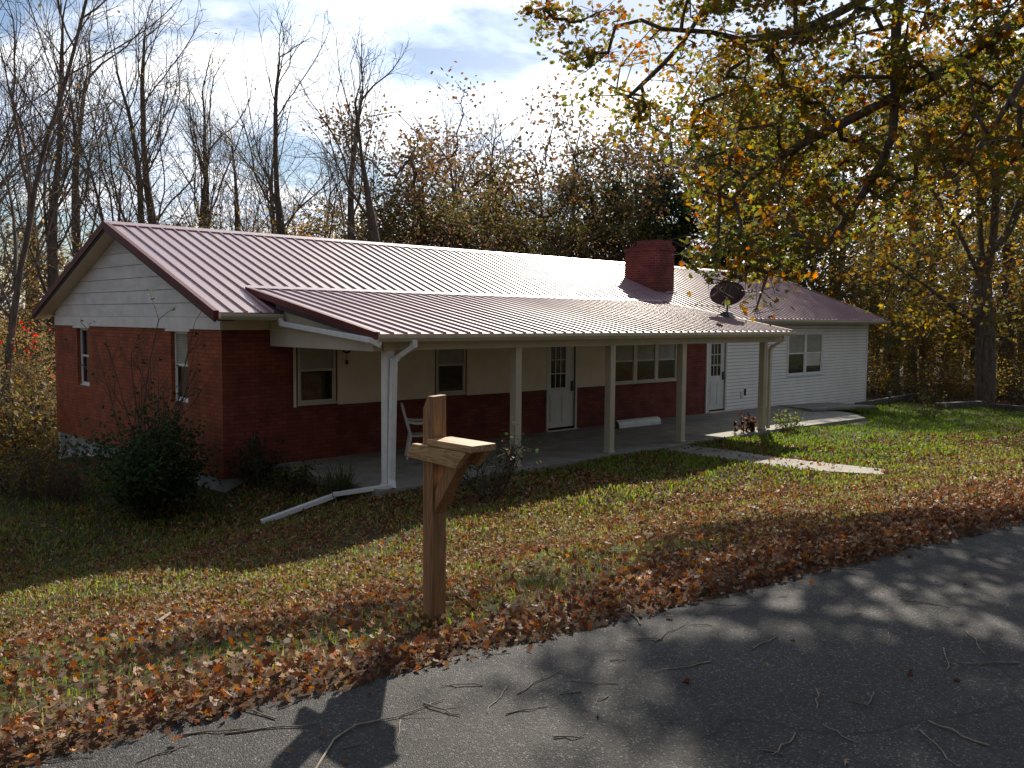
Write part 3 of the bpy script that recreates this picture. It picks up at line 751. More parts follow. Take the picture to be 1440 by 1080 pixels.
# transition flashing where the porch roof meets the main roof
mb = MB(); mb.add([(PX0 - .02, YPT - .1, ZPT - .1 * .18 + .028), (PX1 + .02, YPT - .1, ZPT - .1 * .18 + .028), (PX1 + .02, YPT + .09, ZPT + .09 * SL + .028), (PX0 - .02, YPT + .09, ZPT + .09 * SL + .028), (PX0 - .02, YPT - .1, ZPT - .1 * .18), (PX1 + .02, YPT - .1, ZPT - .1 * .18)], [(0, 1, 2, 3), (4, 5, 1, 0)])
sub_of(RF, mb, 'flashing', M['roof'])
# rake trim (burgundy) at both gables, front and back slopes, and porch rakes
mb = MB()
for xa, xb in ((ROOFX0 - .018, ROOFX0 + .07), (ROOFX1 - .07, ROOFX1 + .018)):
    for s in (-1, 1):
        ye = YR + s * (YR - YE + .05); ze = ZE - .05 * SL
        p = [(xa, ye, ze + .035), (xa, YR, ZR + .035), (xa, YR, ZR - .12), (xa, ye, ze - .12)]
        mb.prism(p, (xb - xa, 0, 0))
    P_(mb, 'rake_trim', M['trim_red']); mb = MB()
sl2 = (ZPT - ZPE) / (YPT - YPE)
for xa, xb in ((PX0 - .02, PX0 + .06), (PX1 - .06, PX1 + .02)):
    mb.prism([(xa, YPE - .02, ZPE + .03), (xa, YPT, ZPT + .03), (xa, YPT, ZPT - .085), (xa, YPE - .02, ZPE - .085)], (xb - xa, 0, 0)); P_(mb, 'rake_trim', M['trim_red']); mb = MB(); xi = xa + .022; zb_ = lambda y: ZPE - .085 + (y - YPE) * (ZPT - ZPE) / (YPT - YPE); mb.prism([(xi, 11.3, zb_(11.3) + .01), (xi, YE, zb_(YE) + .01), (xi, YE, zb_(YE) - .09), (xi, 11.3, zb_(11.3) - .03)], (.03, 0, 0)); P_(mb, 'drip_and_gap_strip', M['dark']); mb = MB()  # the gap's darkness below the porch trim is put into this strip's colour
# dark drip edge below the trim on the front gable
mb = MB()
for s in (-1, 1):
    ye = YR + s * (YR - YE + .03); ze = ZE - .03 * SL
    mb.prism([(ROOFX0 + .004, ye, ze - .122), (ROOFX0 + .004, YR, ZR - .122), (ROOFX0 + .004, YR, ZR - .165), (ROOFX0 + .004, ye, ze - .165)], (.03, 0, 0))
P_(mb, 'drip_and_gap_strip', M['dark'])
# soffits
mb = MB()
for s in (-1, 1):
    ya = YR + s * (YR - YE); mb.prism([(ROOFX0 + .035, ya, ZE - .16), (ROOFX0 + .035, YR, ZR - .16), (ROOFX0 + .035, YR, ZR - .14), (ROOFX0 + .035, ya, ZE - .14)], (X0 - ROOFX0 - .03, 0, 0))
    mb.prism([(X1, ya, ZE - .16), (X1, YR, ZR - .16), (X1, YR, ZR - .14), (X1, ya, ZE - .14)], (ROOFX1 - X1 - .08, 0, 0))
mb.box(X0, X1, YE + .02, YW + .1, ZS + .0, ZS + .02); mb.box(X0, X1, YB, 2 * YR - YE, ZS, ZS + .02)
P_(mb, 'soffit', M['cream'])
mb = MB(); mb.box(8.0, 20.5, YPE + .12, YW - .03, 1.375, 1.39); P_(mb, 'porch_ceiling', M['cream'])
# fascia + gutters
def gutter(mb, x0, x1, yb, zt):
    w, h_ = .105, .105
    pr = [(0, 0), (0, -h_), (-w * .65, -h_), (-w, -h_ * .45), (-w, 0), (-w + .012, 0), (-w + .012, -h_ * .4), (-w * .62, -h_ + .012), (-.012, -h_ + .012), (-.012, 0)]
    mb.prism([(x0, yb + a, zt + b) for a, b in pr], (x1 - x0, 0, 0))
mb = MB(); mb.box(ROOFX0 + .08, 8.03, YE, YE + .02, ZE - .16, ZE - .022); P_(mb, 'fascia', M['cream_trim'])
mb = MB(); mb.box(20.4, ROOFX1 - .08, YE, YE + .02, ZE - .16, ZE - .022); P_(mb, 'fascia', M['cream_trim'])
mb = MB(); gutter(mb, ROOFX0 + .09, 8.0, YE - .002, ZE - .03); P_(mb, 'gutter', M['cream_trim'], label='short cream gutter left of the porch')
mb = MB(); gutter(mb, 20.6, ROOFX1 + .1, YE - .002, ZE - .03); P_(mb, 'gutter', M['cream_trim'], label='cream gutter above the white siding')
mb = MB(); gutter(mb, PX0 + .03, PX1 + .12, YPE + .02, ZPE - .02); P_(mb, 'gutter', M['cream_trim'], label='long cream gutter along the porch eave')
# porch beam (front and both ends) and posts
mb = MB(); mb.box(8.22, 20.3, YP - .08, YP + .08, 1.10, 1.374); mb.box(8.03, 8.2, YP - .08, YW - .03, 1.09, 1.374); mb.box(20.302, 20.46, YP - .08, YW - .03, 1.10, 1.374)
mb.prism([(8.04, 11.72, 1.376), (8.04, YW - .03, 1.376), (8.04, YW - .03, 1.66), (8.04, YE - .02, 1.67), (8.04, YE - .02, 1.82)], (.1, 0, 0))
P_(mb, 'porch_beam', M['cream_trim'], bevel=.004)
for x in (8.36, 11.2, 13.85, 16.3, 19.72):
    mb = MB(); mb.box(x - .075, x + .075, YP - .075, YP + .075, -1.07, 1.10); mb.box(x - .09, x + .09, YP - .09, YP + .09, -1.069, -1.03); P_(mb, 'porch_post', M['white'] if x < 9 else M['cream_trim'], bevel=.006)
# downspouts
def spout(pts, w=.075, h_=.055, m_='alum'):
    mb = MB()
    for a, b in zip(pts, pts[1:]):
        d = (Vector(b) - Vector(a)).normalized() * .02; mb.bar(Vector(a) - d, Vector(b) + d, w, h_, up=(0, 0, 1) if abs(d.z) < .015 else (0, 1, 0))
    return mb
P_(spout([(8.62, YPE - .03, 1.26), (8.62, YPE - .03, 1.17), (8.45, YP - .12, .98), (8.38, YP - .135, .95), (8.33, YP - .135, -.95), (8.30, YP - .2, -1.06)], .1, .08), 'downspout', M['alum'], label='white downspout beside the left porch post', bevel=.008)
P_(spout([(20.1, YPE - .03, 1.26), (20.1, YPE - .03, 1.16), (19.95, YP - .1, .98), (19.84, YP - .115, .90), (19.84, YP - .115, -1.02)], .085, .07), 'downspout', M['cream_trim'], label='cream downspout beside the right porch post', bevel=.008)
P_(spout([(7.95, YE - .05, 1.58), (7.93, YE - .14, 1.5), (7.86, YPE + .35, 1.30), (7.86, YPE + .05, 1.27), (7.98, YPE - .02, 1.2)], .085, .085), 'downspout', M['alum'], label='white leader pipe sloping along the porch end', bevel=.008)
pa, pb, pc = gpt(368, 739), gpt(470, 706), (8.30, YP - .2, -1.03)
mb = MB(); mb.bar((pa[0], pa[1], pa[2] + .05), (pb[0], pb[1], pb[2] + .10), .1, .075); mb.bar((pb[0] - .02, pb[1], pb[2] + .12), pc, .085, .07)
P_(mb, 'downspout_extension', M['alum'], bevel=.008)
# chimney
CX0, CX1, CY0, CY1 = 21.70, 22.46, 16.2, 17.5
mb = MB(); mb.box(CX0, CX1, CY0, CY1, 2.2, 3.72); mb.box(CX0 - .03, CX1 + .03, CY0 - .03, CY1 + .03, 3.72, 3.80)
mb.box(CX0 + .002, CX1 - .002, CY0 + .002, CY1 - .2, 3.80, 3.874); mb.box(CX0 + .06, CX1 - .06, CY0 + .05, CY1 - .4, 3.874, 4.02)
CH = sub_of(RF, mb, 'chimney', M['chimney'])
mb = MB(); mb.bar((CX0 + .3, CY0 - .05, 2.47), (CX1 + .03, CY0 - .05, 2.47), .09, .02); sub_of(RF, mb, 'chimney_flashing', M['alum'])

# ================================================================== THINGS
# --- satellite dish on the porch roof's right end
DX, DY = 20.25, 12.9; DZ = ZPE + sl2 * (DY - YPE) + .02
D = empty('satellite_dish', (DX, DY, DZ)); tag(D, 'dark oval satellite dish seen from behind on the right end of the porch roof', 'satellite dish')
mb = MB(); mb.tube([(0, 0, .0), (0, 0, .30), (.02, .05, .36)], .028, 10); mb.build('mast', M['dish'], D)
mb = MB(); mb.add([(-.16, -.2, -.03), (.16, -.2, -.03), (.16, .2, .05), (-.16, .2, .05), (-.05, -.05, .14), (.05, -.05, .14), (.05, .05, .15), (-.05, .05, .15)], [(0, 1, 5, 4), (1, 2, 6, 5), (2, 3, 7, 6), (3, 0, 4, 7), (4, 5, 6, 7)]); mb.build('mounting_foot', M['dish'], D)
nr, ns = 7, 32; vs, fs = [], []
aim = Vector((math.cos(R(48)) * math.cos(R(30)), math.sin(R(48)) * math.cos(R(30)), math.sin(R(30))))
side = aim.cross(Vector((0, 0, 1))).normalized(); upv = side.cross(aim)
cen = Vector((.03, .03, .62))
for shell in (0, 1):
    for i in range(nr + 1):
        for k in range(ns):
            t = 2 * math.pi * k / ns; q = i / nr
            p = cen + side * (.46 * q * math.cos(t)) + upv * (.36 * q * math.sin(t)) + aim * (.10 * q * q - .1 - shell * .012)
            vs.append(p)
for shell in (0, 1):
    o = shell * (nr + 1) * ns
    for i in range(nr):
        for k in range(ns):
            f = (o + i * ns + k, o + i * ns + (k + 1) % ns, o + (i + 1) * ns + (k + 1) % ns, o + (i + 1) * ns + k); fs.append(f if shell else f[::-1])
o = (nr + 1) * ns
for k in range(ns): fs.append((nr * ns + k, nr * ns + (k + 1) % ns, o + nr * ns + (k + 1) % ns, o + nr * ns + k))
mb = MB(); mb.add(vs, fs); mb.build('reflector', M['dish'], D, smooth=True)
mb = MB(); mb.tube([tuple(cen - upv * .33 - aim * .02), tuple(cen - upv * .3 + aim * .5)], .014, 8); e_ = cen - upv * .27 + aim * .52; mb.box(e_.x - .05, e_.x + .05, e_.y - .05, e_.y + .05, e_.z - .04, e_.z + .06); mb.bar(tuple(cen - aim * .1), (.02, .05, .36), .1, .1); mb.build('feed_arm', M['dish'], D)

# --- mailbox post
bx_, by_ = 2.96, 3.67
MP = empty('mailbox_post', (bx_ + .05, by_ + .04, gz(bx_, by_) - .02)); tag(MP, 'bare wooden mailbox post with a short shelf but no mailbox, beside the drive', 'post')
oz = MP.location.z; ox, oy = MP.location.x, MP.location.y
def mp(mb, nm, m_, **k):
    mb.v = [(x - ox, y - oy, z - oz) for x, y, z in mb.v]; return mb.build(nm, m_, MP, **k)
mb = MB(); pr = [(bx_, by_, -.5), (bx_ + .095, by_, -.5), (bx_ + .095, by_ + .08, -.5), (bx_, by_ + .08, -.5)]
mb.add([(bx_, by_, -.4), (bx_ + .095, by_, -.4), (bx_ + .095, by_ + .085, -.4), (bx_, by_ + .085, -.4), (bx_, by_, 1.19), (bx_ + .095, by_, 1.195), (bx_ + .095, by_ + .045, 1.195), (bx_, by_ + .045, 1.19), (bx_, by_ + .085, 1.12), (bx_ + .095, by_ + .085, 1.12)],
       [(0, 3, 2, 1), (0, 1, 5, 4), (1, 2, 9, 6, 5), (2, 3, 8, 9), (3, 0, 4, 7, 8), (4, 5, 6, 7), (7, 6, 9, 8)])
mp(mb, 'post', M['timber'], bevel=.004)
for nm, xa in (('side_board', bx_ - .041), ('side_board', bx_ + .097)):
    mb = MB(); mb.prism([(xa, 3.855, .852), (xa, 3.80, .93), (xa, 3.35, .93), (xa, 3.435, .838)], (.038, 0, 0)); mp(mb, nm, M['timber_y'], bevel=.004)
mb = MB(); mb.box(bx_ - .042, bx_ + .125, 3.31, by_ - .004, .932, .968); mp(mb, 'shelf_board', M['timber_y'], bevel=.004)
mb = MB(); mb.prism([(bx_ + .01, by_ - .002, .56), (bx_ + .01, by_ - .002, .675), (bx_ + .01, 3.52, .925), (bx_ + .01, 3.41, .925)], (.075, 0, 0)); mp(mb, 'brace', M['timber'], bevel=.003)

# --- plastic garden chair on the porch
CH_ = empty('garden_chair', (10.60, 13.5, -1.07), R(-34), 1.06); tag(CH_, 'white moulded plastic armchair standing on the porch by the brick wall', 'chair')
# facing +x (towards the door)
mb = MB(); mb.prism([(-.20, -.23, .40), (.24, -.25, .42), (.26, -.22, .40), (.26, .22, .40), (.24, .25, .42), (-.20, .23, .40)], (0, 0, .025)); mb.build('seat', M['plastic'], CH_, bevel=.01)
mb = MB()
cols_ = 6
for k in range(cols_):
    y0 = -.2 + k * .4 / cols_ + .008; y1 = y0 + .4 / cols_ - .016; top = .98 - .10 * ((k - 2.5) / 2.5) ** 2
    mb.prism([(-.20, y0, .42), (-.20, y1, .42), (-.34, y1, top), (-.34, y0, top)], (.018, 0, .004))
for s in (-1, 1): mb.tube([(-.19, s * .22, .40), (-.25, s * .235, .62), (-.33, s * .19, .88), (-.35, s * .1, .97), (-.35, 0, .995)], [.022, .022, .02, .018, .018], 8)
mb.build('backrest', M['plastic'], CH_)
for s in (-1, 1):
    mb = MB(); mb.tube([(-.26, s * .245, .68), (-.12, s * .265, .655), (.12, s * .27, .65), (.23, s * .26, .635), (.26, s * .255, .57)], [.022, .026, .028, .026, .02], 8); mb.build('armrest', M['plastic'], CH_)
for (x, y, dx, arm) in ((.24, -.25, .04, 1), (.24, .25, .04, 1), (-.2, -.22, -.07, 0), (-.2, .22, -.07, 0)):
    mb = MB(); mb.tube([(x + dx, y * 1.12, 0), (x, y, .41)] + ([(x + .02, y * 1.02, .58)] if arm else []), [.02, .028] + ([.022] if arm else []), 8); mb.build('leg', M['plastic'], CH_)

# --- white rolled pipe / channel lying against the wall
B_ = MB(); pr = []
for k in range(10):
    t = math.pi * k / 9; pr.append((0, -.14 * math.cos(t), .19 * math.sin(t) ** .8))
for k in range(9, -1, -1):
    t = math.pi * k / 9; pr.append((0, -.125 * math.cos(t), .175 * math.sin(t) ** .8))
B_.prism(pr, (1.6, 0, 0)); 
vs = [(1.6, 0, 0)]
B_.add([(1.6, -.14 * math.cos(math.pi * k / 9), .19 * math.sin(math.pi * k / 9) ** .8) for k in range(10)], [tuple(range(10))])
o = B_.build('storage_trough', M['alum']); o.location = (17.15, 14.05, -1.068); o.rotation_euler = (0, 0, R(-3)); tag(o, 'long white half round trough lying on the porch under the triple window', 'trough')
# --- wind chime
W_ = empty('wind_chime', (9.62, YW - .1, 1.15)); tag(W_, 'small dark hanging ornament beside the leftmost porch window', 'ornament')
mb = MB(); mb.tube([(.09 * math.cos(t * .5236), 0, .09 * math.sin(t * .5236) - .12) for t in range(13)], .02, 6); mb.build('ring', M['dark'], W_)
mb = MB(); mb.tube([(0, 0, .25), (0, 0, -.5)], .006, 5); mb.tube([(0, 0, -.35), (0, 0, -.43)], .03, 6); mb.build('cord', M['dark'], W_)

# ================================================================== TREES
def P3(px, py, dist):
    d = ray(px, py); h = math.hypot(d[0], d[1]); t = dist / h
    return np.array((d[0] * t, d[1] * t, EYE + d[2] * t))
def chain(sk, pts, par):
    "smooth chain of nodes through the points"
    pts = [np.asarray(p, float) for p in pts]; ids = []
    if par is not None: pts = [np.array(sk.p[par])] + pts
    cur = par if par is not None else sk.node(pts[0], -1)
    ids.append(cur)
    for k in range(len(pts) - 1):
        p0 = pts[max(k - 1, 0)]; p1 = pts[k]; p2 = pts[k + 1]; p3 = pts[min(k + 2, len(pts) - 1)]
        n = max(2, int(np.linalg.norm(p2 - p1) / .4))
        for j in range(1, n + 1):
            t = j / n
            q = .5 * (2 * p1 + (p2 - p0) * t + (2 * p0 - 5 * p1 + 4 * p2 - p3) * t * t + (3 * p1 - p0 - 3 * p2 + p3) * t ** 3)
            cur = sk.node(q, cur); ids.append(cur)
    return ids

# --- the oak whose limbs hang over the drive and lawn from the right
rng = np.random.RandomState(11); sk = Skel()
tx, ty = 17.4, 3.1; tz = gz(tx, ty)
tr = chain(sk, [(tx, ty, tz - .6), (tx - .1, ty + .05, tz + 1.5), (tx - .25, ty + .2, tz + 3.2), (tx - .4, ty + .5, tz + 5.5), (tx - .6, ty + .9, tz + 8), (tx - .6, ty + 1.3, tz + 10.5)], None)
def near(ids, z): return min(ids, key=lambda i: abs(sk.p[i][2] - z))
la = chain(sk, [P3(1520, 60, 14.2), P3(1440, 28, 13.2), P3(1350, 84, 12.9), P3(1268, 130, 12.8), P3(1180, 176, 12.9), P3(1080, 230, 13.0), P3(1030, 280, 13.0)], near(tr, tz + 4.2))
lb = chain(sk, [P3(1430, -150, 14.6), P3(1290, -110, 13.8), P3(1266, -20, 13.2), P3(1258, 90, 13.0), P3(1255, 190, 12.9), P3(1215, 270, 12.9), P3(1160, 350, 12.8)], near(tr, tz + 6.0))
lc = chain(sk, [P3(1300, -260, 15.2), P3(1120, -150, 14.6), P3(1020, -40, 14.0), P3(960, 60, 13.6), P3(880, 140, 13.2)], near(tr, tz + 7.5))
ld = chain(sk, [P3(1450, 90, 12.2), P3(1390, 190, 11.9), P3(1340, 250, 11.8)], near(la, 6.0))
le = chain(sk, [P3(1120, 45, 13.6), P3(1000, 45, 13.6), P3(930, 40, 13.4)], lb[len(lb) // 3])
lf = chain(sk, [P3(1000, -330, 16), P3(800, -300, 16.5), P3(700, -120, 15.5), P3(770, -20, 14.2)], near(tr, tz + 9.0))
vis = [(1000, 60, 85, 75, 13.4), (1100, 50, 90, 80, 13.4), (1190, 70, 90, 90, 13.2), (1300, 60, 100, 85, 13.0), (1400, 110, 80, 110, 12.4), (870, 140, 62, 24, 13.2), (955, 170, 55, 45, 13.3),
       (1055, 180, 85, 75, 13.2), (1165, 200, 85, 80, 13.0), (1280, 200, 75, 60, 12.8), (1380, 210, 80, 45, 12.2), (990, 285, 48, 55, 13.1), (1060, 290, 75, 70, 13.0), (1130, 320, 60, 55, 12.9),
       (1040, 362, 58, 24, 12.9), (985, 345, 28, 22, 13.0), (1100, 372, 40, 24, 12.8), (1210, 290, 55, 45, 12.9), (1340, 265, 50, 22, 11.9)]
blobs = []
for (px, py, rx, ry, dd) in vis:
    c = P3(px, py, dd); k = dd / 1251 * 1.1
    blobs.append((c[0], c[1], c[2], rx * k * .85 + .25, rx * k * .85 + .25, ry * k, rx * ry))
tar = blob_points(rng, blobs, 430)
hid = []
for (px, py, rx, ry, dd, w) in [(1105, -75, 85, 45, 14.2, 2.0), (1075, -45, 45, 30, 14.0, .9), (1380, -110, 110, 60, 13.8, .6), (1540, 60, 90, 120, 13.8, 1), (1580, -160, 140, 140, 15, 1), (1400, -380, 170, 110, 17, .6)]:
    c = P3(px, py, dd); k = dd / 1251 * 1.1
    hid.append((c[0], c[1], c[2], rx * k, rx * k, ry * k, w))
tar2 = blob_points(rng, hid, 260)
few = np.array([P3(1052 + rng.normal() * 22, 425 + rng.normal() * 13, 12.7) for _ in range(9)] + [P3(1012 + rng.normal() * 16, 396 + rng.normal() * 8, 12.8) for _ in range(5)] +
               [P3(760 + rng.uniform(0, 110), 6 + rng.uniform(0, 26), 14.2) for _ in range(14)] + [P3(835 + rng.uniform(-35, 35), 82 + rng.normal() * 10, 13.4) for _ in range(7)])
alltar = np.concatenate([tar, tar2, few])
grow(sk, [], alltar, rng, seg=.3, wob=.16) if False else None
# connect the targets to the limbs
T0 = len(sk.p); P = np.array(sk.p); dt = np.array([np.min(np.linalg.norm(P - t, axis=1)) for t in alltar])
for t in alltar[np.argsort(dt)]:
    P = np.array(sk.p); v = t - P; dist = np.linalg.norm(v, axis=1); i = int(np.argmin(dist + .25 * np.maximum(0, t[2] - P[:, 2]))); Dd = dist[i]
    if Dd < .04: continue
    n = max(1, int(Dd / .28)); a = sk.p[i]; off = rng.normal(size=3) * .13 * Dd; j = i
    for k in range(1, n + 1):
        f = k / n; j = sk.node(a + (t - a) * f + off * math.sin(math.pi * f) + np.array((0, 0, .10 * Dd * math.sin(math.pi * f))), j)
T1 = len(sk.p)
for i in rng.choice(np.arange(T0, T1), 2600):
    d = rng.normal(size=3); d[2] = d[2] * .6 - .25; d /= np.linalg.norm(d); sk.node(sk.p[i] + d * rng.uniform(.12, .42), i)
ends = np.concatenate([alltar, np.array(sk.p[T1:])])
wgt = rng.gamma(.9, 1, len(ends)); wgt[len(tar):len(tar) + len(tar2)] *= 1.9; wgt[len(tar) + len(tar2):len(alltar)] = .8
nl = 21500; ix = rng.choice(len(ends), nl, p=wgt / wgt.sum())
pts = ends[ix] + rng.normal(size=(nl, 3)) * np.array((.11, .11, .08))
tint = pick_cols(len(ends), PAL_OAK, rng, .25); cols = np.clip(.55 * tint[ix] + .45 * pick_cols(nl, PAL_OAK, rng, .3), .004, 1)
# the drooping spray thins out above the roof, so that chimney and dish stay in view
rel = pts - np.array((0, 0, EYE)); dep = -(rel @ np.stack([AX, AY, AZ]))[:, 2]; cc_ = rel @ np.stack([AX, AY, AZ]); qx = 720 + F_PX * cc_[:, 0] / dep; qy = 540 - F_PX * cc_[:, 1] / dep
thin = np.where((qx < 958) & (qy > 235), 0.0, np.where(qy > 396, np.where(qx < 1045, .03, np.where(qx < 1160, .22, .0)), 1.0)); kp = rng.rand(nl) < thin
pts, cols = pts[kp], cols[kp]; nl = len(pts)
nrm = rng.normal(size=(nl, 3)); nrm[:, 2] = np.abs(nrm[:, 2]) + .25
lv = leaf_cloud(pts, .098, cols, rng, 'oak', nrm)
OAK = finish_tree('oak_tree', sk, .42, .0045, 'large oak leaning in from the right, green, yellow and rust leaves hanging over the drive', 'tree', M['bark'], .02, lv, slim=len(tr))

# --- big oak standing at the edge of the right hand wood
rng = np.random.RandomState(5); sk = Skel(); bx0, by0 = 36.8, 11.9; bz0 = gz(bx0, by0)
def q3(px, py, dd=39): return P3(px, py, dd)
t1 = chain(sk, [(bx0, by0, bz0 - .5), q3(1386, 500, 38.6), q3(1383, 430, 38.6), q3(1380, 350, 38.6), q3(1376, 290, 38.8), q3(1372, 180, 39)], None)
i0 = t1[len(t1) * 45 // 100]
chain(sk, [q3(1396, 340, 38.4), q3(1400, 260, 38.2), q3(1398, 160, 38)], i0)
chain(sk, [q3(1350, 330, 38), q3(1325, 290, 37.5), q3(1290, 230, 37)], i0)
chain(sk, [q3(1415, 330, 39.5), q3(1440, 270, 40), q3(1475, 200, 41)], t1[len(t1) * 55 // 100])
chain(sk, [q3(1350, 440, 38), q3(1300, 400, 37), q3(1250, 370, 36.5)], t1[len(t1) * 30 // 100])
chain(sk, [q3(1340, 400, 40), q3(1290, 340, 41)], t1[len(t1) * 36 // 100])
chain(sk, [q3(1420, 470, 38.6), q3(1460, 440, 38.6)], t1[len(t1) * 25 // 100])
bl = []
for (px, py, rx, ry, dd) in [(1330, 220, 90, 70, 38), (1410, 180, 90, 80, 38), (1290, 330, 70, 50, 37), (1340, 430, 60, 40, 38), (1440, 300, 70, 70, 39), (1250, 390, 50, 35, 37), (1390, 60, 120, 80, 39), (1480, 150, 90, 120, 40), (1450, 430, 50, 40, 39)]:
    c = P3(px, py, dd); k = dd / 1251 * 1.13; bl.append((c[0], c[1], c[2], rx * k, rx * k, ry * k, rx * ry))
tar = blob_points(rng, bl, 420); T0 = len(sk.p)
P = np.array(sk.p); dt = np.array([np.min(np.linalg.norm(P - t, axis=1)) for t in tar])
for t in tar[np.argsort(dt)]:
    P = np.array(sk.p); v = t - P; dist = np.linalg.norm(v, axis=1); i = int(np.argmin(dist + .3 * np.maximum(0, P[:, 2] - t[2]))); Dd = dist[i]
    n = max(1, int(Dd / .6)); a = sk.p[i]; off = rng.normal(size=3) * .13 * Dd; j = i
    for k in range(1, n + 1): f = k / n; j = sk.node(a + (t - a) * f + off * math.sin(math.pi * f), j)
nl = 11000; ix = rng.randint(0, len(tar), nl); pts = tar[ix] + rng.normal(size=(nl, 3)) * np.array((.55, .55, .3))
tint = pick_cols(len(tar), PAL_OLIVE + PAL_GOLD, rng); lv = leaf_cloud(pts, .2, np.clip(.6 * tint[ix] + .4 * pick_cols(nl, PAL_OLIVE + PAL_GOLD, rng), .004, 1), rng, 'quad')
finish_tree('oak_tree', sk, .36, .012, 'thick dark forked oak trunk standing behind the timber edging on the right', 'tree', M['bark'], .04, lv)

# --- prototypes, then copies
PROTO = {}
def proto(key, fn, h):
    o = fn(); PROTO[key] = [o, h, False]; o.location = (0, 0, 0)
LB = 'bare grey tree in the woods behind the house'
proto('bareA', lambda: bare_tree(21, 13, .12, leaves=350, pal=PAL_TAN, label=LB), 15)
proto('bareB', lambda: bare_tree(22, 12, .12, stems=3, spread=.22, leaves=300, pal=PAL_TAN, label=LB), 14)
proto('bareC', lambda: bare_tree(23, 13, .10, P=dict(ang=((15, 30), (15, 35), (25, 50), (0, 0)), start=(.4, .2, .1, 0)), label=LB), 15)
proto('bareD', lambda: bare_tree(24, 12, .13, P=dict(ang=((30, 50), (30, 55), (30, 60), (0, 0)), start=(.42, .15, .1, 0), up=(.03, .04, .03, 0)), label=LB), 14)
proto('bareE', lambda: bare_tree(25, 11, .13, stems=5, spread=.5, leaves=500, pal=PAL_BROWN, label=LB, bark=M['bark_light'], boost=.1), 13)
def LT(seed, h, pal, nl=6000, ls=.16, w=.27, nt=130, lo=.35, R0=.16, cl=.55):
    r_ = np.random.RandomState(seed); b = []
    for k in range(7):
        z = h * (lo + (1 - lo) * (k + .3) / 7.0); rr = h * w * (1 - .55 * abs((k / 6.) - .35)) * r_.uniform(.7, 1.15)
        b.append((r_.normal() * rr * .4, r_.normal() * rr * .4, z, rr, rr, h * .13, rr * rr))
    return lambda: leafy_tree(seed, h, R0, b, nt, nl, ls, pal, 'leafy autumn tree in the woods behind the house', spread=.5, cl=cl, r0=.012, thr=.05)
proto('brownA', LT(31, 12, PAL_BROWN), 12.5); proto('brownB', LT(32, 11, PAL_BROWN, w=.32), 11.5); proto('oliveA', LT(33, 12, PAL_OLIVE), 12.5); proto('oliveB', LT(34, 10, PAL_OLIVE, w=.33), 10.5)
proto('goldA', LT(35, 9, PAL_GOLD, lo=.2, w=.33, nl=4000, ls=.15), 9.4); proto('goldB', LT(36, 11, PAL_GOLD, w=.28, nl=4000, ls=.15), 11.4); proto('tanA', LT(37, 8, PAL_TAN, nl=3600, ls=.14, lo=.15, w=.36, R0=.1), 8.4)
proto('ever', LT(38, 11, PAL_EVER, nl=9000, ls=.19, lo=.12, w=.22, cl=.4), 11.4)
def shrub_proto(seed, h, pal, nl, ls, name='woodland_shrub', label='tangled brown undergrowth shrub at the edge of the woods', stems=7, spread=.7, low=.15):
    r_ = np.random.RandomState(seed); sk = Skel(); b = sk.node((0, 0, -.2), -1)
    P = dict(levels=2, wob=(.12, .16, .18), up=(.03, .03, .0), start=(.15, .1, 0), dens=(.8, .7, 0), ang=((25, 60), (25, 65), (0, 0)), ratio=((.4, .7), (.35, .6), (0, 0)), segk=.7)
    for k in range(stems):
        a = r_.uniform(0, 6.28); sprout(sk, r_, b, (spread * math.cos(a), spread * math.sin(a), 1), h * r_.uniform(.6, 1.05), h / 9, 0, P)
    sk.radii(.04 * h / 2, .004); p = np.array(sk.p); c = p[p[:, 2] > low * h]
    pts = c[r_.randint(0, len(c), nl)] + r_.normal(size=(nl, 3)) * .07 * h
    lv = leaf_cloud(pts, ls, pick_cols(nl, pal, r_, .3), r_, 'quad')
    root = empty(name); tag(root, label, 'shrub')
    th_ = min(.008, .45 * float(sk.r.max())); V, ch = join([(*sk.tubes(th_, 1, 5), 0)])
    mesh_np('stem', V, ch, [M['bark']], root, smooth=True)
    tw = sk.tubes(0, th_, 3); V, ch = join([(tw[0], tw[1], 0), (lv[0], lv[1], 1)])
    mesh_np('foliage', V, ch, [M['bark'], M['leaf']], root, col=np.concatenate([np.tile((.08, .06, .05), (len(tw[0]), 1)), lv[2]]))
    return root
proto('brushA', lambda: shrub_proto(41, 3.0, PAL_TAN + PAL_OLIVE, 700, .12), 3.0)
proto('brushB', lambda: shrub_proto(42, 2.6, PAL_BROWN + PAL_TAN, 500, .12), 2.6)
proto('brushC', lambda: shrub_proto(43, 3.2, PAL_GOLD + PAL_OLIVE, 900, .12), 3.2)
bpy.context.view_layer.update()
prng = np.random.RandomState(77)
def place(key, x, y, s, label=None, group=None, rz=None, name=None):
    P_o = PROTO[key]
    o = P_o[0] if not P_o[2] else copy_tree(P_o[0])
    P_o[2] = True
    o.location = (x, y, gz(x, y) - .05); o.rotation_euler = (0, 0, prng.uniform(0, 6.28) if rz is None else rz); o.scale = (s * prng.uniform(.9, 1.1), s * prng.uniform(.9, 1.1), s)
    if label: o['label'] = label
    if group: o['group'] = group
    elif 'group' in o: del o['group']
    return o
def plant_px(key, px, ytop, dist, label=None, group=None, rz=None):
    x, y = far(px, dist); d = ray(px, 450); sec = math.hypot(d[0], d[1])
    zt = EYE + (450 - ytop) / 1251. * dist / sec; h = zt - gz(x, y)
    return place(key, x, y, max(.3, h / PROTO[key][1]), label, group, rz)
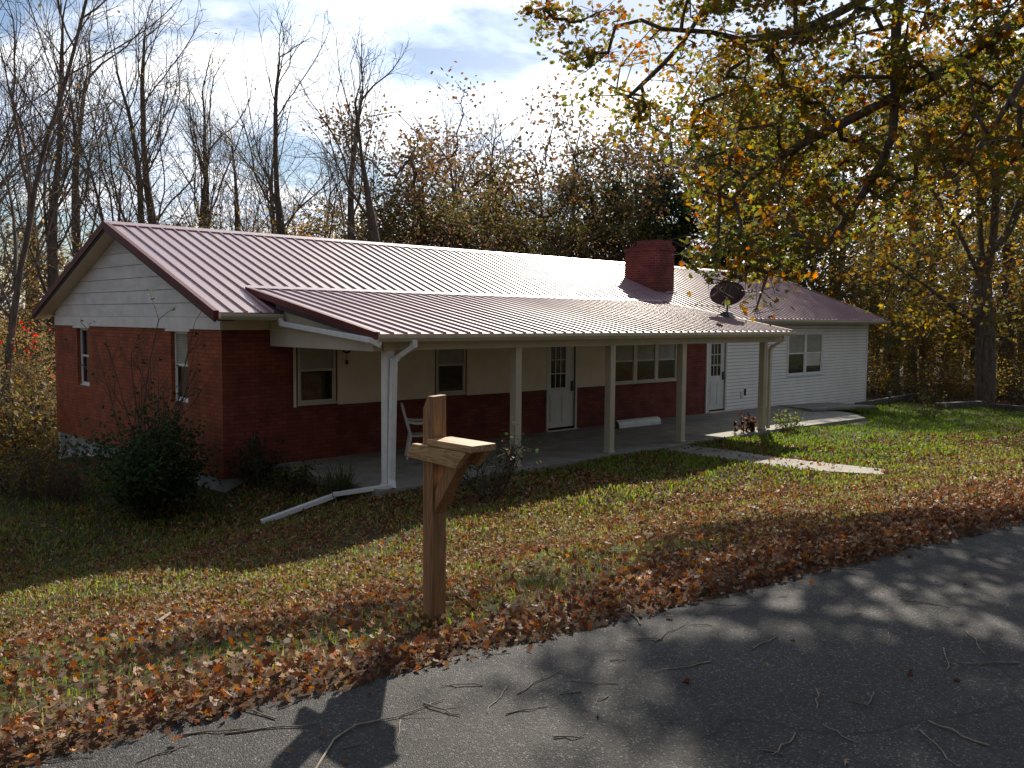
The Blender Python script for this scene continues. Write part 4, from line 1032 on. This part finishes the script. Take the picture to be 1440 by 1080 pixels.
# individually recognisable bare trees, left to right
plant_px('bareE', -6, -230, 30, 'big many stemmed bare tree at the left edge, its limbs fanning over the gable', rz=2.6)
plant_px('bareB', 183, -60, 42, 'bare tree with several thin upright stems just right of the gable peak')
plant_px('bareA', 228, -30, 44, 'tall bare tree with a long fork leaning right behind the left roof end')
plant_px('bareA', 322, 150, 47, 'short bare tree with a fine twig crown between two taller bare trees')
plant_px('bareA', 405, 0, 44, 'tall bare tree with a feathery top behind the middle of the roof')
plant_px('bareC', 507, 20, 44, 'slender straight bare tree with narrow upswept branches')
plant_px('bareD', 552, 20, 42, 'bare tree with an open spreading top, in front of the dark brown trees')
GB = 'bare trees in the woods behind the house'; LBB = 'thin bare tree among others in the woods behind the house'
for (px, yt, dd, k) in [(70, -60, 40, 'bareA'), (118, -20, 48, 'bareC'), (30, 20, 50, 'bareD'), (-70, -120, 38, 'bareB'), (270, 60, 56, 'bareC'), (430, 140, 56, 'bareD'), (470, 190, 60, 'bareC'), (580, 190, 64, 'bareC'), (610, 170, 66, 'bareA'), (295, 110, 55, 'bareC'), (350, 190, 62, 'bareA'), (370, 170, 58, 'bareC'),
                        (640, 140, 62, 'bareC'), (680, 135, 64, 'bareA'), (715, 138, 66, 'bareB'), (745, 145, 62, 'bareD'), (660, 150, 70, 'bareB'), (860, 175, 60, 'bareC'), (885, 180, 58, 'bareC'), (905, 200, 60, 'bareA'), (925, 190, 66, 'bareC'),
                        (160, 200, 66, 'bareA'), (-40, 60, 34, 'bareA'), (790, 160, 70, 'bareA')]:
    plant_px(k, px, yt, dd, LBB, GB)
GL = 'brown leaved trees behind the middle of the house'; LL = 'dark brown and olive leaved tree behind the middle of the house'
for (px, yt, dd, k) in [(592, 128, 52, 'brownA'), (645, 205, 58, 'brownB'), (705, 160, 60, 'brownA'), (765, 140, 55, 'brownB'), (822, 190, 57, 'brownA'), (862, 215, 60, 'oliveA'), (600, 260, 48, 'brownB'), (660, 270, 50, 'oliveB'), (740, 270, 48, 'oliveB'), (790, 280, 50, 'brownA'),
                        (560, 300, 50, 'brownB'), (700, 310, 46, 'brownB'), (840, 300, 50, 'brownB'), (880, 280, 54, 'oliveA')]:
    plant_px(k, px, yt, dd, LL, GL)
plant_px('ever', 905, 235, 58, 'dark evergreen tree behind the chimney'); plant_px('ever', 955, 215, 62, 'tall dark evergreen to the right of the chimney'); plant_px('ever', 1030, 180, 66, 'dark evergreen standing behind the far roof end')
GT = 'low tan leaved trees behind the roof ridge'; LTN = 'low tan leaved tree showing just above the roof ridge'
for k_, px in enumerate(range(-20, 560, 34)):
    plant_px('tanA', px + prng.uniform(-12, 12), prng.uniform(268, 325), prng.uniform(40, 58), LTN, GT)
GR = 'golden and olive trees in the right hand wood'; LR = 'golden or olive leaved tree in the wood beyond the right end of the house'
rt = [(1110, 20, 54, 'oliveA')]
for (px, yt, dd) in [(960, 120, 70), (1000, 60, 75), (1060, 90, 68), (1110, 150, 60), (1170, 210, 66), (1250, 190, 66), (1310, 130, 70), (1380, 90, 70), (1440, 60, 66)]: rt.append((px, yt, dd, ['oliveA', 'oliveB', 'goldB'][len(rt) % 3]))
for (px, yt, dd) in [(1090, 250, 52), (1130, 300, 50), (1170, 260, 54), (1200, 330, 48), (1235, 300, 50), (1265, 330, 46), (1300, 330, 52), (1335, 300, 56), (1370, 340, 50), (1410, 300, 48), (1445, 280, 50), (1480, 320, 46), (1250, 420, 42), (1290, 430, 44), (1330, 440, 47), (1425, 430, 45), (1460, 400, 44)]: rt.append((px, yt, dd, ['goldA', 'tanA', 'goldB', 'oliveB'][len(rt) % 4]))
for (px, yt, dd, k) in rt: plant_px(k, px, yt, dd, LR, GR)
for (px, yt, dd) in [(1258, 60, 55), (1286, 20, 50), (1302, 80, 58), (1420, 0, 47), (1350, 60, 60), (1235, 120, 62), (1165, 150, 60)]:
    plant_px('bareC', px, yt, dd, 'slim straight dark trunk in the wood right of the house', 'slim trunks in the right hand wood')
GS = 'undergrowth along the edge of the woods'; LS = 'tangled brown and yellow undergrowth shrub at the edge of the woods'
for k_ in range(34):
    px = 1228 + k_ * 8 + prng.uniform(-6, 6); plant_px(['brushA', 'brushB', 'brushC', 'brushC'][k_ % 4], px, prng.uniform(470, 540), prng.uniform(38.5, 50), LS, GS)
for k_ in range(26):
    px = prng.uniform(-30, 78); dd = prng.uniform(25.5, 45); plant_px(['brushA', 'brushB', 'brushB', 'tanA'][k_ % 4], px, prng.uniform(430, 580), dd, 'tangled sunlit undergrowth left of the brick gable wall', 'undergrowth left of the house')
# red leaved sapling at the left
o = shrub_proto(55, 2.6, [((.42, .03, .03), 3), ((.30, .02, .03), 2)], 110, .09, 'maple_sapling', 'small sapling with bright red leaves left of the gable eave', stems=4, spread=.5, low=.72)
x, y = far(28, 27); o.location = (x, y, gz(x, y)); o['category'] = 'tree'; o.scale = (1.0, 1.0, 1.5)

# far-off wood closing the view, with added unseen trees behind the camera: one mass
rng = np.random.RandomState(3); parts, cc = [], []
pts = []; th = []
nT = 420
az = np.radians(46) + np.radians(rng.uniform(-48, 48, nT)); dist = rng.uniform(75, 135, nT)
tx_ = np.cos(az) * dist; ty_ = np.sin(az) * dist; hz_ = zg(tx_, ty_); hh = rng.uniform(8, 13, nT)
rightness = np.clip((np.degrees(np.radians(46) - az) + 4) / 14, 0, 1); hh = hh * (.34 + .40 * rightness)
nl = 60000; ix = rng.randint(0, nT, nl); f = rng.beta(1.6, 1.6, nl)
p = np.stack([tx_[ix] + rng.normal(size=nl) * 1.7, ty_[ix] + rng.normal(size=nl) * 1.7, hz_[ix] + hh[ix] * (.12 + .9 * f)], 1)
tint = pick_cols(nT, PAL_BROWN + PAL_OLIVE + PAL_TAN, rng); lv = leaf_cloud(p, .5, tint[ix] * rng.uniform(.7, 1.2, (nl, 1)), rng, 'quad'); parts.append((lv[0], lv[1], 0)); cc.append(lv[2])
nB = 120; azb = np.radians(46) + np.radians(rng.uniform(62, 298, nB)); db = rng.uniform(16, 36, nB); xb_ = np.cos(azb) * db; yb_ = np.sin(azb) * db  # unseen nearer trees behind the camera, added to block low sky light
kb = yb_ < edge(xb_) - 8.5; xb_, yb_ = xb_[kb], yb_[kb]; nB = len(xb_); hb = rng.uniform(9, 14, nB); zb2 = zg(xb_, yb_)
nl = 22000; ix = rng.randint(0, nB, nl); f = rng.beta(1.4, 1.4, nl); p = np.stack([xb_[ix] + rng.normal(size=nl) * 1.5, yb_[ix] + rng.normal(size=nl) * 1.5, zb2[ix] + hb[ix] * (.05 + .95 * f)], 1)
lv = leaf_cloud(p, .55, pick_cols(nl, PAL_BROWN + PAL_OLIVE, rng), rng, 'quad'); parts.append((lv[0], lv[1], 0)); cc.append(lv[2])
tx_ = np.concatenate([tx_, xb_]); ty_ = np.concatenate([ty_, yb_]); hz_ = np.concatenate([hz_, zb2]); hh = np.concatenate([hh, hb]); nT += nB
sk = Skel()
for k in range(nT):
    a = sk.node((tx_[k], ty_[k], hz_[k] - .5), -1)
    a = sk.node((tx_[k] + rng.normal() * .4, ty_[k] + rng.normal() * .4, hz_[k] + hh[k] * .5), a)
    for q in range(3): sk.node(np.array(sk.p[a]) + np.array((rng.normal() * 1.2, rng.normal() * 1.2, hh[k] * rng.uniform(.4, .6))), a)
sk.r = np.full(len(sk.p), .11); sk.r[0::5] = .2
tb = sk.tubes(0, 9, 4); parts.append((tb[0], tb[1], 1)); cc.append(np.tile((.05, .04, .03), (len(tb[0]), 1)))
V, ch = join(parts); o = mesh_np('distant_and_unseen_woods', V, ch, [M['leaf'], M['bark']], None, col=np.concatenate(cc)); tag(o, kind='stuff')

# ================================================================== GARDEN PLANTS
x, y, z = gpt(205, 728)
o = shrub_proto(61, 2.05, [((.03, .055, .02), 3), ((.045, .075, .025), 3), ((.06, .085, .03), 1.5)], 10000, .075, 'garden_shrub', 'dense dark green bush at the foot of the gable wall', stems=26, spread=.48); o.location = (x, y, z)
rng = np.random.RandomState(62); sk = Skel(); b0 = sk.node((0, 0, -.1), -1)
Pr = dict(levels=2, wob=(.04, .08, .1), up=(.02, .04, .02), start=(.3, .2, 0), dens=(.35, .4, 0), ang=((20, 45), (20, 50), (0, 0)), ratio=((.25, .45), (.3, .5), (0, 0)), segk=.8)
for k in range(14):
    a = rng.uniform(0, 6.28); r_ = rng.uniform(.1, .42); sprout(sk, rng, b0, (r_ * math.cos(a), r_ * math.sin(a), 1), rng.uniform(2.5, 3.7), .22, 0, Pr)
sk.radii(.05, .0045); root = empty('climbing_rose', (x + .25, y + .45, z)); tag(root, 'tall leggy shrub with thin bare stems rising above the dark bush to the gable trim', 'shrub')
V, ch = join([(*sk.tubes(0, 1, 4), 0)]); mesh_np('stem', V, ch, [M['bark']], root, smooth=True)
p = np.array(sk.p)[sk.tip]; pts = p[rng.randint(0, len(p), 170)] + rng.normal(size=(170, 3)) * .05; lv = leaf_cloud(pts, .065, pick_cols(170, PAL_EVER, rng), rng, 'quad'); mesh_np('foliage', lv[0], [(lv[1], 0)], [M['leaf']], root, col=lv[2])
for (px, py, h, nm, lb, pal, nl, st) in [(0, (7.55, 14.2), .95, 'garden_shrub', 'low dark leafy shrub against the brick wall near the house corner', PAL_EVER, 900, 8), (1, (7.6, 13.1), .75, 'garden_shrub', 'low broad leaved shrub below the leftmost porch window', PAL_EVER + PAL_OLIVE, 700, 8),
                                   (55, 700, 1.3, 'garden_shrub', 'twiggy sunlit weeds at the left edge of the lawn', PAL_OLIVE + PAL_TAN, 700, 10), (20, 690, 1.5, 'garden_shrub', 'yellow green weeds in sun at the far left edge', PAL_OLIVE + PAL_GOLD, 900, 10), (95, 705, 1.0, 'garden_shrub', 'dry brown twiggy plant beside the grey foundation', PAL_BROWN, 380, 12),
                                   (690, 702, 1.25, 'garden_shrub', 'sparse rose bush with thin stems in front of the second porch post', PAL_EVER + [((.10, .05, .04), 2)], 420, 9), (1110, 606, .62, 'garden_shrub', 'small yellow green bush beside the right porch post', [((.13, .15, .03), 3), ((.10, .13, .025), 3), ((.22, .2, .06), 1)], 420, 9),
                                   (1308, 590, 1.15, 'garden_shrub', 'small upright bush alone on the lawn in front of the timber edging', PAL_OLIVE, 300, 7)]:
    o = shrub_proto(int(px) + 7, h, pal, nl, .06 if h < 1.4 else .08, nm, lb, st, .5); x, y, z = gpt(px, py) if not isinstance(py, tuple) else (*py, gz(*py)); o.location = (x, y, z)
# dead flower stalks
x, y, z = gpt(1050, 612); root = empty('dead_plant', (x, y, z)); tag(root, 'withered dark brown flower stalks at the porch edge left of the right post', 'plant')
rng = np.random.RandomState(64)
mb = MB(); vs = []
for k in range(9):
    dx, dy = rng.uniform(-.5, .5), rng.uniform(-.12, .12); h = rng.uniform(.3, .62); ln = rng.uniform(-.06, .06)
    mb.tube([(dx, dy, -.05), (dx + ln * .5, dy, h * .5), (dx + ln, dy, h)], .008, 5)
    vs.append((dx, ln, dy, h))
mb.build('stalk', M['bark'], root)
pts = np.concatenate([np.stack([v[0] + v[1] * f + rng.normal(size=16) * .025, v[2] + rng.normal(size=16) * .02, v[3] * f], 1) for v in vs for f in [np.linspace(.25, 1, 16)]])
lv = leaf_cloud(pts, .11, pick_cols(len(pts), [((.06, .025, .015), 2), ((.09, .035, .02), 1)], rng), rng, 'quad'); mesh_np('withered_leaves', lv[0], [(lv[1], 0)], [M['leaf']], root, col=lv[2])
# strappy clump over the downspout pipe
x, y = 7.75, 12.0; z = gz(x, y); rng = np.random.RandomState(66); nb = 160
az = rng.uniform(0, 6.28, nb); ln = rng.uniform(.35, .75, nb); o_ = rng.uniform(.2, .9, nb); V = []; Fq = []
for k in range(nb):
    u = np.array((math.cos(az[k]), math.sin(az[k]), 0)); w = np.array((-u[1], u[0], 0)) * .012; c0 = np.array((rng.normal() * .1, rng.normal() * .1, 0)); i_ = len(V)
    for q in range(5):
        f = q / 4; c = c0 + u * o_[k] * ln[k] * f ** 1.3 + np.array((0, 0, ln[k] * (f * 1.1 - .55 * o_[k] * f * f))); ww = w * (1 - f * .9); V += [c - ww, c + ww]
    for q in range(4): Fq.append((i_ + 2 * q, i_ + 2 * q + 1, i_ + 2 * q + 3, i_ + 2 * q + 2))
V = np.array(V); o = mesh_np('lily_clump', V, [(np.array(Fq), 0)], [M['grass']], None, col=np.repeat(pick_cols(nb, [((.05, .07, .02), 2), ((.11, .085, .04), 1)], rng), 10, axis=0)); o.location = (x, y, z); tag(o, 'clump of strap shaped leaves arching over the white downspout pipe', 'plant')

# timber edging and low logs behind the right lawn
for k, (a, b_, h, lb) in enumerate([((30.6, 14.1, -1.36), (37.4, 14.6, -1.25), .17, 'long weathered timber at the lawn edge right of the white siding'), ((33.3, 12.35, -1.3), (35.4, 11.5, -1.3), .26, 'thick short dark log left of the big oak trunk'), ((35.2, 11.2, -1.42), (34.9, 9.0, -1.42), .2, 'dark edging timber just right of the big oak trunk'), ((34.85, 8.9, -1.44), (33.6, 6.4, -1.4), .18, 'dark edging timber running out of the picture on the right')]):
    za, zb_ = gz(a[0], a[1]), gz(b_[0], b_[1]); mb = MB(); mb.bar((a[0], a[1], za + h * .45), (b_[0], b_[1], zb_ + h * .45 + (.18 if k == 0 else 0)), h * 1.1, h); o = mb.build('edging_timber', M['old_timber'], bevel=.02); tag(o, lb, 'timber')
mb = MB(); x, y = 32.0, 13.55; zz = gz(x, y); mb.tube([(x, y, zz - .1), (x, y, zz + .55)], .035, 8); mb.box(x - .12, x + .12, y - .05, y + .05, zz + .42, zz + .56); tag(mb.build('utility_stub', M['old_timber']), 'short grey stub post at the far corner of the white siding', 'post')

# ================================================================== LAWN, LITTER, TWIGS
foot = np.array([(p[0], p[1]) for p in up_] + [(p[0], p[1]) for p in lo_[::-1]])
def inpoly(x, y, poly):
    r_ = np.zeros(len(x), bool); n = len(poly); j = n - 1
    for i in range(n):
        xi, yi = poly[i]; xj, yj = poly[j]
        c = ((yi > y) != (yj > y)) & (x < (xj - xi) * (y - yi) / (yj - yi + 1e-12) + xi); r_ ^= c; j = i
    return r_
def free(x, y, path_keep=None):
    bad = ((x > 8.0) & (x < 21.35) & (y > 11.25)) | ((x > 7.05) & (x < 32.5) & (y > 14.6))
    bad |= inpoly(x, y, [(21.3, 11.2), (24.6, 10.9), (26, 12.1), (29.6, 14.7), (21.3, 14.7)])
    pm = inpoly(x, y, foot)
    if path_keep is not None: pm &= path_keep
    return ~(bad | pm)
def vnoise(x, y, s, seed):
    "smooth value noise"
    g_ = np.random.RandomState(seed).rand(64, 64); u = x * s; v = y * s; iu = np.floor(u).astype(int); iv = np.floor(v).astype(int); fu = u - iu; fv = v - iv; fu = fu * fu * (3 - 2 * fu); fv = fv * fv * (3 - 2 * fv)
    q = lambda a, b: g_[a % 64, b % 64]
    return q(iu, iv) * (1 - fu) * (1 - fv) + q(iu + 1, iv) * fu * (1 - fv) + q(iu, iv + 1) * (1 - fu) * fv + q(iu + 1, iv + 1) * fu * fv
def scatter(n, x0, x1, y0, y1, dens, dmax, seed):
    r_ = np.random.RandomState(seed); A = (x1 - x0) * (y1 - y0); n = int(A * dmax)
    x = r_.uniform(x0, x1, n); y = r_.uniform(y0, y1, n); d = dens(x, y); k = r_.rand(n) * dmax < d
    return x[k], y[k]
def infront(x, y):
    a = np.degrees(np.arctan2(y, x)) - 46.0
    return np.abs(a) < 46
# grass
def gd(x, y):
    s = y - edge(x); r_ = np.hypot(x, y); pat = .38 + .62 * sst((vnoise(x, y, .9, 1) * .6 + vnoise(x, y, 2.7, 2) * .4 - .34) / .3)
    far_ = np.where(r_ < 8, 1, (8 / r_) ** 1.6); strip = sst((s - (.05 + .6 * sst((x - 2.2) / 3))) / .7)
    return 900 * np.minimum(1, far_ * (1 + .9 * sst((x - 12) / 4))) * pat * (.04 + .96 * strip) * (s > .02) * infront(x, y)
x, y = scatter(0, -10, 36, -1, 20, gd, 900, 91); k = free(x, y); x, y = x[k], y[k]
rng = np.random.RandomState(92); n = len(x); r_ = np.hypot(x, y); sz = rng.uniform(.03, .068, n) * np.clip(r_ / 9, 1, 1.7) * (.75 + .5 * vnoise(x, y, 1.3, 5))
base = np.stack([x, y, zg(x, y) - .004], 1); aa = rng.uniform(0, 6.28, n); tilt = rng.uniform(.1, .9, n)
u = np.stack([np.cos(aa), np.sin(aa), np.zeros(n)], 1); w = np.stack([-np.sin(aa), np.cos(aa), np.zeros(n)], 1); wd = sz * rng.uniform(.05, .09, n) * np.clip(r_ / 8, 1, 2.2)
mid = base + u * (tilt * sz * .35)[:, None] + np.array((0, 0, 1)) * (sz * .6)[:, None]; tip = base + u * (tilt * sz)[:, None] + np.array((0, 0, 1)) * (sz * (1 - .35 * tilt))[:, None]
V = np.stack([base - w * wd[:, None], base + w * wd[:, None], mid + w * wd[:, None] * .7, mid - w * wd[:, None] * .7, tip], 1).reshape(-1, 3); o5 = (np.arange(n) * 5)[:, None]
gc = pick_cols(n, [((.165, .205, .03), 4), ((.115, .155, .024), 3), ((.22, .23, .045), 2), ((.26, .215, .09), 2), ((.18, .14, .065), .8)], rng, .25)
gf = (sst((y - edge(x) - 5.5) / 2.5) * sst((x - 9) / 6))[:, None]; gc = gc * (1 - .75 * gf) + np.array((.115, .20, .022)) * gf * .75 * rng.uniform(.7, 1.25, (n, 1))
o = mesh_np('grass', V, [(o5 + np.array([0, 1, 2, 3]), 0), (o5 + np.array([3, 2, 4]), 0)], [M['grass']], None, col=np.repeat(gc, 5, axis=0)); tag(o, kind='stuff')
NG = n
# fallen leaves
def ld_(x, y):
    s = y - edge(x); r_ = np.hypot(x, y); wdt = .42 + .6 * sst((x - 2.5) / 3.5) + .35 * (vnoise(x, y, 1.1, 8) - .5)
    strip = (1 - sst((s - wdt * .45) / (wdt * 1.0))) * sst((s + .10) / .12)
    pat = .55 + .95 * sst((vnoise(x, y, .6, 3) * .55 + vnoise(x, y, 2.1, 4) * .45 - .32) / .3)
    far_ = np.where(r_ < 8, 1, (8 / r_) ** 1.0); rightlean = (.6 + .6 * sst((x - 6) / 8) * sst((9 - s) / 5)) * (1 - .88 * sst((x - 17) / 4) * sst((s - 7.8) / 1.8))
    lawn = 1050 * pat * far_ * (s > .0) * rightlean * (1 - .6 * sst((s - 8.5) / 4))
    return (1100 * strip + lawn + 3.0 * (s > -2.2) * (s <= 0)) * infront(x, y)
x, y = scatter(0, -10, 36, -3, 17, ld_, 2800, 93); rng = np.random.RandomState(94)
k = free(x, y, rng.rand(len(x)) > .16); x, y = x[k], y[k]; n = len(x); s = y - edge(x); r_ = np.hypot(x, y)
strip = np.clip(1 - s / 1.2, 0, 1) * (s > 0)
zz = np.where(s < 0, .012, zg(x, y) + .012 + rng.rand(n) * (.02 + .055 * strip)); P = np.stack([x, y, zz], 1)
nrm = rng.normal(size=(n, 3)) * np.array((.85, .85, .3)); nrm[:, 2] = np.abs(nrm[:, 2]) + .6
cl_ = np.clip(pick_cols(n, PAL_LITTER, rng, .3), .01, 1); nearm = r_ < 8
Vs, chs, cs, off = [], [], [], 0
sel = rng.rand(n) < .7
for mask, shp in ((nearm & sel, 'oak'), (~(nearm & sel), 'blob')):
    v, f, c = leaf_cloud(P[mask], .038 * np.clip(r_[mask] / 10, 1, 1.6), cl_[mask], rng, shp, nrm[mask], curl=.9, jitter=.55); Vs.append(v); chs.append((f + off, 0)); cs.append(c); off += len(v)
o = mesh_np('fallen_leaves', np.concatenate(Vs), chs, [M['litter']], None, col=np.concatenate(cs)); tag(o, kind='stuff')
print('grass', NG, 'leaves', n)
# twigs on the asphalt
rng = np.random.RandomState(95); TW = []
for k in range(6):
    mb = MB(); ln = .10 + .05 * k; pts = [(-ln / 2 + ln * q / 5, rng.normal() * .007, .003 + abs(rng.normal()) * .003) for q in range(6)]
    mb.tube(pts, [.0017 + .0005 * (5 - q) * .6 for q in range(6)], 5)
    if k % 2: p = pts[3]; mb.tube([p, (p[0] + ln * .2, p[1] + ln * .18, .012)], [.0016, .001], 4)
    mb_o = mb.build('fallen_twig', M['twig']); TW.append(mb_o)
LTW = 'thin dry twig lying on the asphalt drive'; GTW = 'dry twigs scattered on the drive'
spots = [(150, 1040), (260, 1010), (300, 1030), (350, 1000), (385, 1025), (430, 985), (560, 1035), (620, 1000), (650, 965), (700, 985), (740, 1000), (760, 960), (800, 975), (830, 960), (845, 985), (870, 930), (905, 900), (945, 890), (985, 880), (700, 920), (960, 940), (1075, 905), (1150, 985), (1210, 992), (1225, 985), (1250, 900), (1330, 930), (1390, 935), (1370, 905), (1180, 1035), (1320, 1055), (1345, 1035), (1090, 1062), (1105, 1050), (800, 1040), (890, 860), (1010, 850), (1100, 840), (1180, 800), (1400, 800), (1300, 850), (1330, 770), (230, 1060), (90, 1070), (500, 1050)]
for k, (px, py) in enumerate(spots):
    o = TW[k] if k < 6 else TW[rng.randint(6)].copy()
    if k >= 6: COL.objects.link(o)
    p = on_z(px, py, 0.0); o.location = (p[0], p[1], max(0, min(.012, .004 * (edge(p[0]) - p[1])))); o.rotation_euler = (0, 0, rng.uniform(0, 6.28)); o.scale = (rng.uniform(.6, 1.3),) * 3; tag(o, LTW, 'twig', GTW)
mb = MB(); pl = [on_z(*q, .0) for q in [(625, 985), (560, 1010), (500, 1022), (470, 1042), (448, 1078), (430, 1110)]]; mb.tube([(p[0], p[1], .008) for p in pl], [.002, .0025, .003, .004, .0045, .005], 6)
mb.tube([(pl[1][0], pl[1][1], .008), tuple(on_z(610, 1000, .02))], [.002, .001], 5); tag(mb.build('fallen_branch', M['twig']), 'long curved dead branch lying in the shadow of the mailbox post', 'branch')
mb = MB(); pl = [gpt(*q) for q in [(222, 885), (240, 872), (282, 872)]]; mb.tube([(p[0], p[1], p[2] + .05) for p in pl], [.012, .011, .008], 6); tag(mb.build('fallen_branch', M['twig']), 'short pale stick lying on the sunlit grass', 'branch')

# ================================================================== LIGHT, SKY, CAMERA
SUN_AZ, SUN_EL = 33.0, 33.5
sd = Vector((math.cos(R(SUN_AZ)) * math.cos(R(SUN_EL)), math.sin(R(SUN_AZ)) * math.cos(R(SUN_EL)), math.sin(R(SUN_EL))))
sun = bpy.data.lights.new('sun', 'SUN'); sun.energy = 5.0; sun.angle = R(.6); sun.color = (1, .90, .76)
so = bpy.data.objects.new('sun', sun); link(so); so.rotation_euler = sd.to_track_quat('Z', 'Y').to_euler(); so.location = (0, 0, 40)

w = bpy.data.worlds.new('World'); SC.world = w; w.use_nodes = True; nt = w.node_tree; nt.nodes.clear()
out = N(nt, 'ShaderNodeOutputWorld'); bg = N(nt, 'ShaderNodeBackground'); bg.inputs[1].default_value = .072
sky = N(nt, 'ShaderNodeTexSky'); sky.sky_type = 'NISHITA'; sky.sun_disc = False; sky.sun_elevation = R(SUN_EL); sky.sun_rotation = R(90 - SUN_AZ); sky.air_density = 1.0; sky.dust_density = .5; sky.ozone_density = 2.2
tc = N(nt, 'ShaderNodeTexCoord'); sp = N(nt, 'ShaderNodeSeparateXYZ'); L(nt, tc.outputs['Generated'], sp.inputs[0])
zz = N(nt, 'ShaderNodeMath', operation='MAXIMUM'); L(nt, sp.outputs[2], zz.inputs[0]); zz.inputs[1].default_value = 0
za = N(nt, 'ShaderNodeMath', operation='ADD'); L(nt, zz.outputs[0], za.inputs[0]); za.inputs[1].default_value = .16
dx = N(nt, 'ShaderNodeMath', operation='DIVIDE'); L(nt, sp.outputs[0], dx.inputs[0]); L(nt, za.outputs[0], dx.inputs[1])
dy = N(nt, 'ShaderNodeMath', operation='DIVIDE'); L(nt, sp.outputs[1], dy.inputs[0]); L(nt, za.outputs[0], dy.inputs[1])
cb = N(nt, 'ShaderNodeCombineXYZ'); L(nt, dx.outputs[0], cb.inputs[0]); L(nt, dy.outputs[0], cb.inputs[1]); cb.inputs[2].default_value = 3.7
n1 = N(nt, 'ShaderNodeTexNoise', Scale=1.15, Detail=9, Roughness=.56, Distortion=.25); L(nt, cb.outputs[0], n1.inputs['Vector'])
# more cloud towards the sun
dt_ = N(nt, 'ShaderNodeVectorMath', operation='DOT_PRODUCT'); L(nt, tc.outputs['Generated'], dt_.inputs[0]); dt_.inputs[1].default_value = sd
mr = ramp(nt, dt_.outputs['Value'], [(.0, (.26, .26, .26)), (.45, (.14, .14, .14)), (.7, (.07, .07, .07)), (1.0, (.22, .22, .22))])
ad = N(nt, 'ShaderNodeMath', operation='ADD'); L(nt, n1.outputs['Fac'], ad.inputs[0]); L(nt, mr.outputs[0], ad.inputs[1])
cm = ramp(nt, ad.outputs[0], [(.58, (0, 0, 0)), (.67, (1, 1, 1))])
mp = N(nt, 'ShaderNodeMapping'); mp.inputs['Location'].default_value = (.05, .04, .12); L(nt, cb.outputs[0], mp.inputs[0])
n2 = N(nt, 'ShaderNodeTexNoise', Scale=1.6, Detail=7, Roughness=.55); L(nt, mp.outputs[0], n2.inputs['Vector'])
cs_ = ramp(nt, n2.outputs['Fac'], [(.38, (1.0, .99, .97)), (.60, (.45, .54, .70))])
gl = N(nt, 'ShaderNodeMapRange'); L(nt, dt_.outputs['Value'], gl.inputs[0]); gl.inputs[1].default_value = .35; gl.inputs[2].default_value = .97; gl.inputs[3].default_value = 4.2; gl.inputs[4].default_value = 23.0
cv = N(nt, 'ShaderNodeMix', data_type='RGBA', blend_type='MULTIPLY'); cv.inputs[0].default_value = 1; cv.clamp_result = False
L(nt, cs_.outputs[0], cv.inputs[6]); L(nt, gl.outputs[0], cv.inputs[7])
mx = N(nt, 'ShaderNodeMix', data_type='RGBA'); L(nt, cm.outputs[0], mx.inputs[0]); L(nt, sky.outputs[0], mx.inputs[6]); L(nt, cv.outputs[2], mx.inputs[7])
L(nt, mx.outputs[2], bg.inputs[0]); L(nt, bg.outputs[0], out.inputs[0])

cam = bpy.data.cameras.new('camera'); co = bpy.data.objects.new('camera', cam); link(co)
cam.sensor_width = 36; cam.sensor_fit = 'HORIZONTAL'; cam.lens = F_PX / 1440 * 36; cam.clip_start = .05; cam.clip_end = 3000
# columns of the rotation are the camera axes in the world
rot = Matrix(((AX[0], AX[1], AX[2]), (AY[0], AY[1], AY[2]), (AZ[0], AZ[1], AZ[2])))
co.matrix_world = Matrix.Translation((0, 0, EYE)) @ rot.to_4x4()
SC.camera = co
SC.render.engine = 'CYCLES'
SC.cycles.max_bounces = 5; SC.cycles.diffuse_bounces = 2; SC.cycles.glossy_bounces = 2; SC.cycles.transmission_bounces = 3; SC.cycles.transparent_max_bounces = 4
SC.cycles.use_denoising = True
SC.cycles.sample_clamp_indirect = 6
SC.view_settings.view_transform = 'Standard'; SC.view_settings.look = 'None'; SC.view_settings.exposure = 0.55; SC.view_settings.gamma = 1; SC.view_settings.use_curve_mapping = False
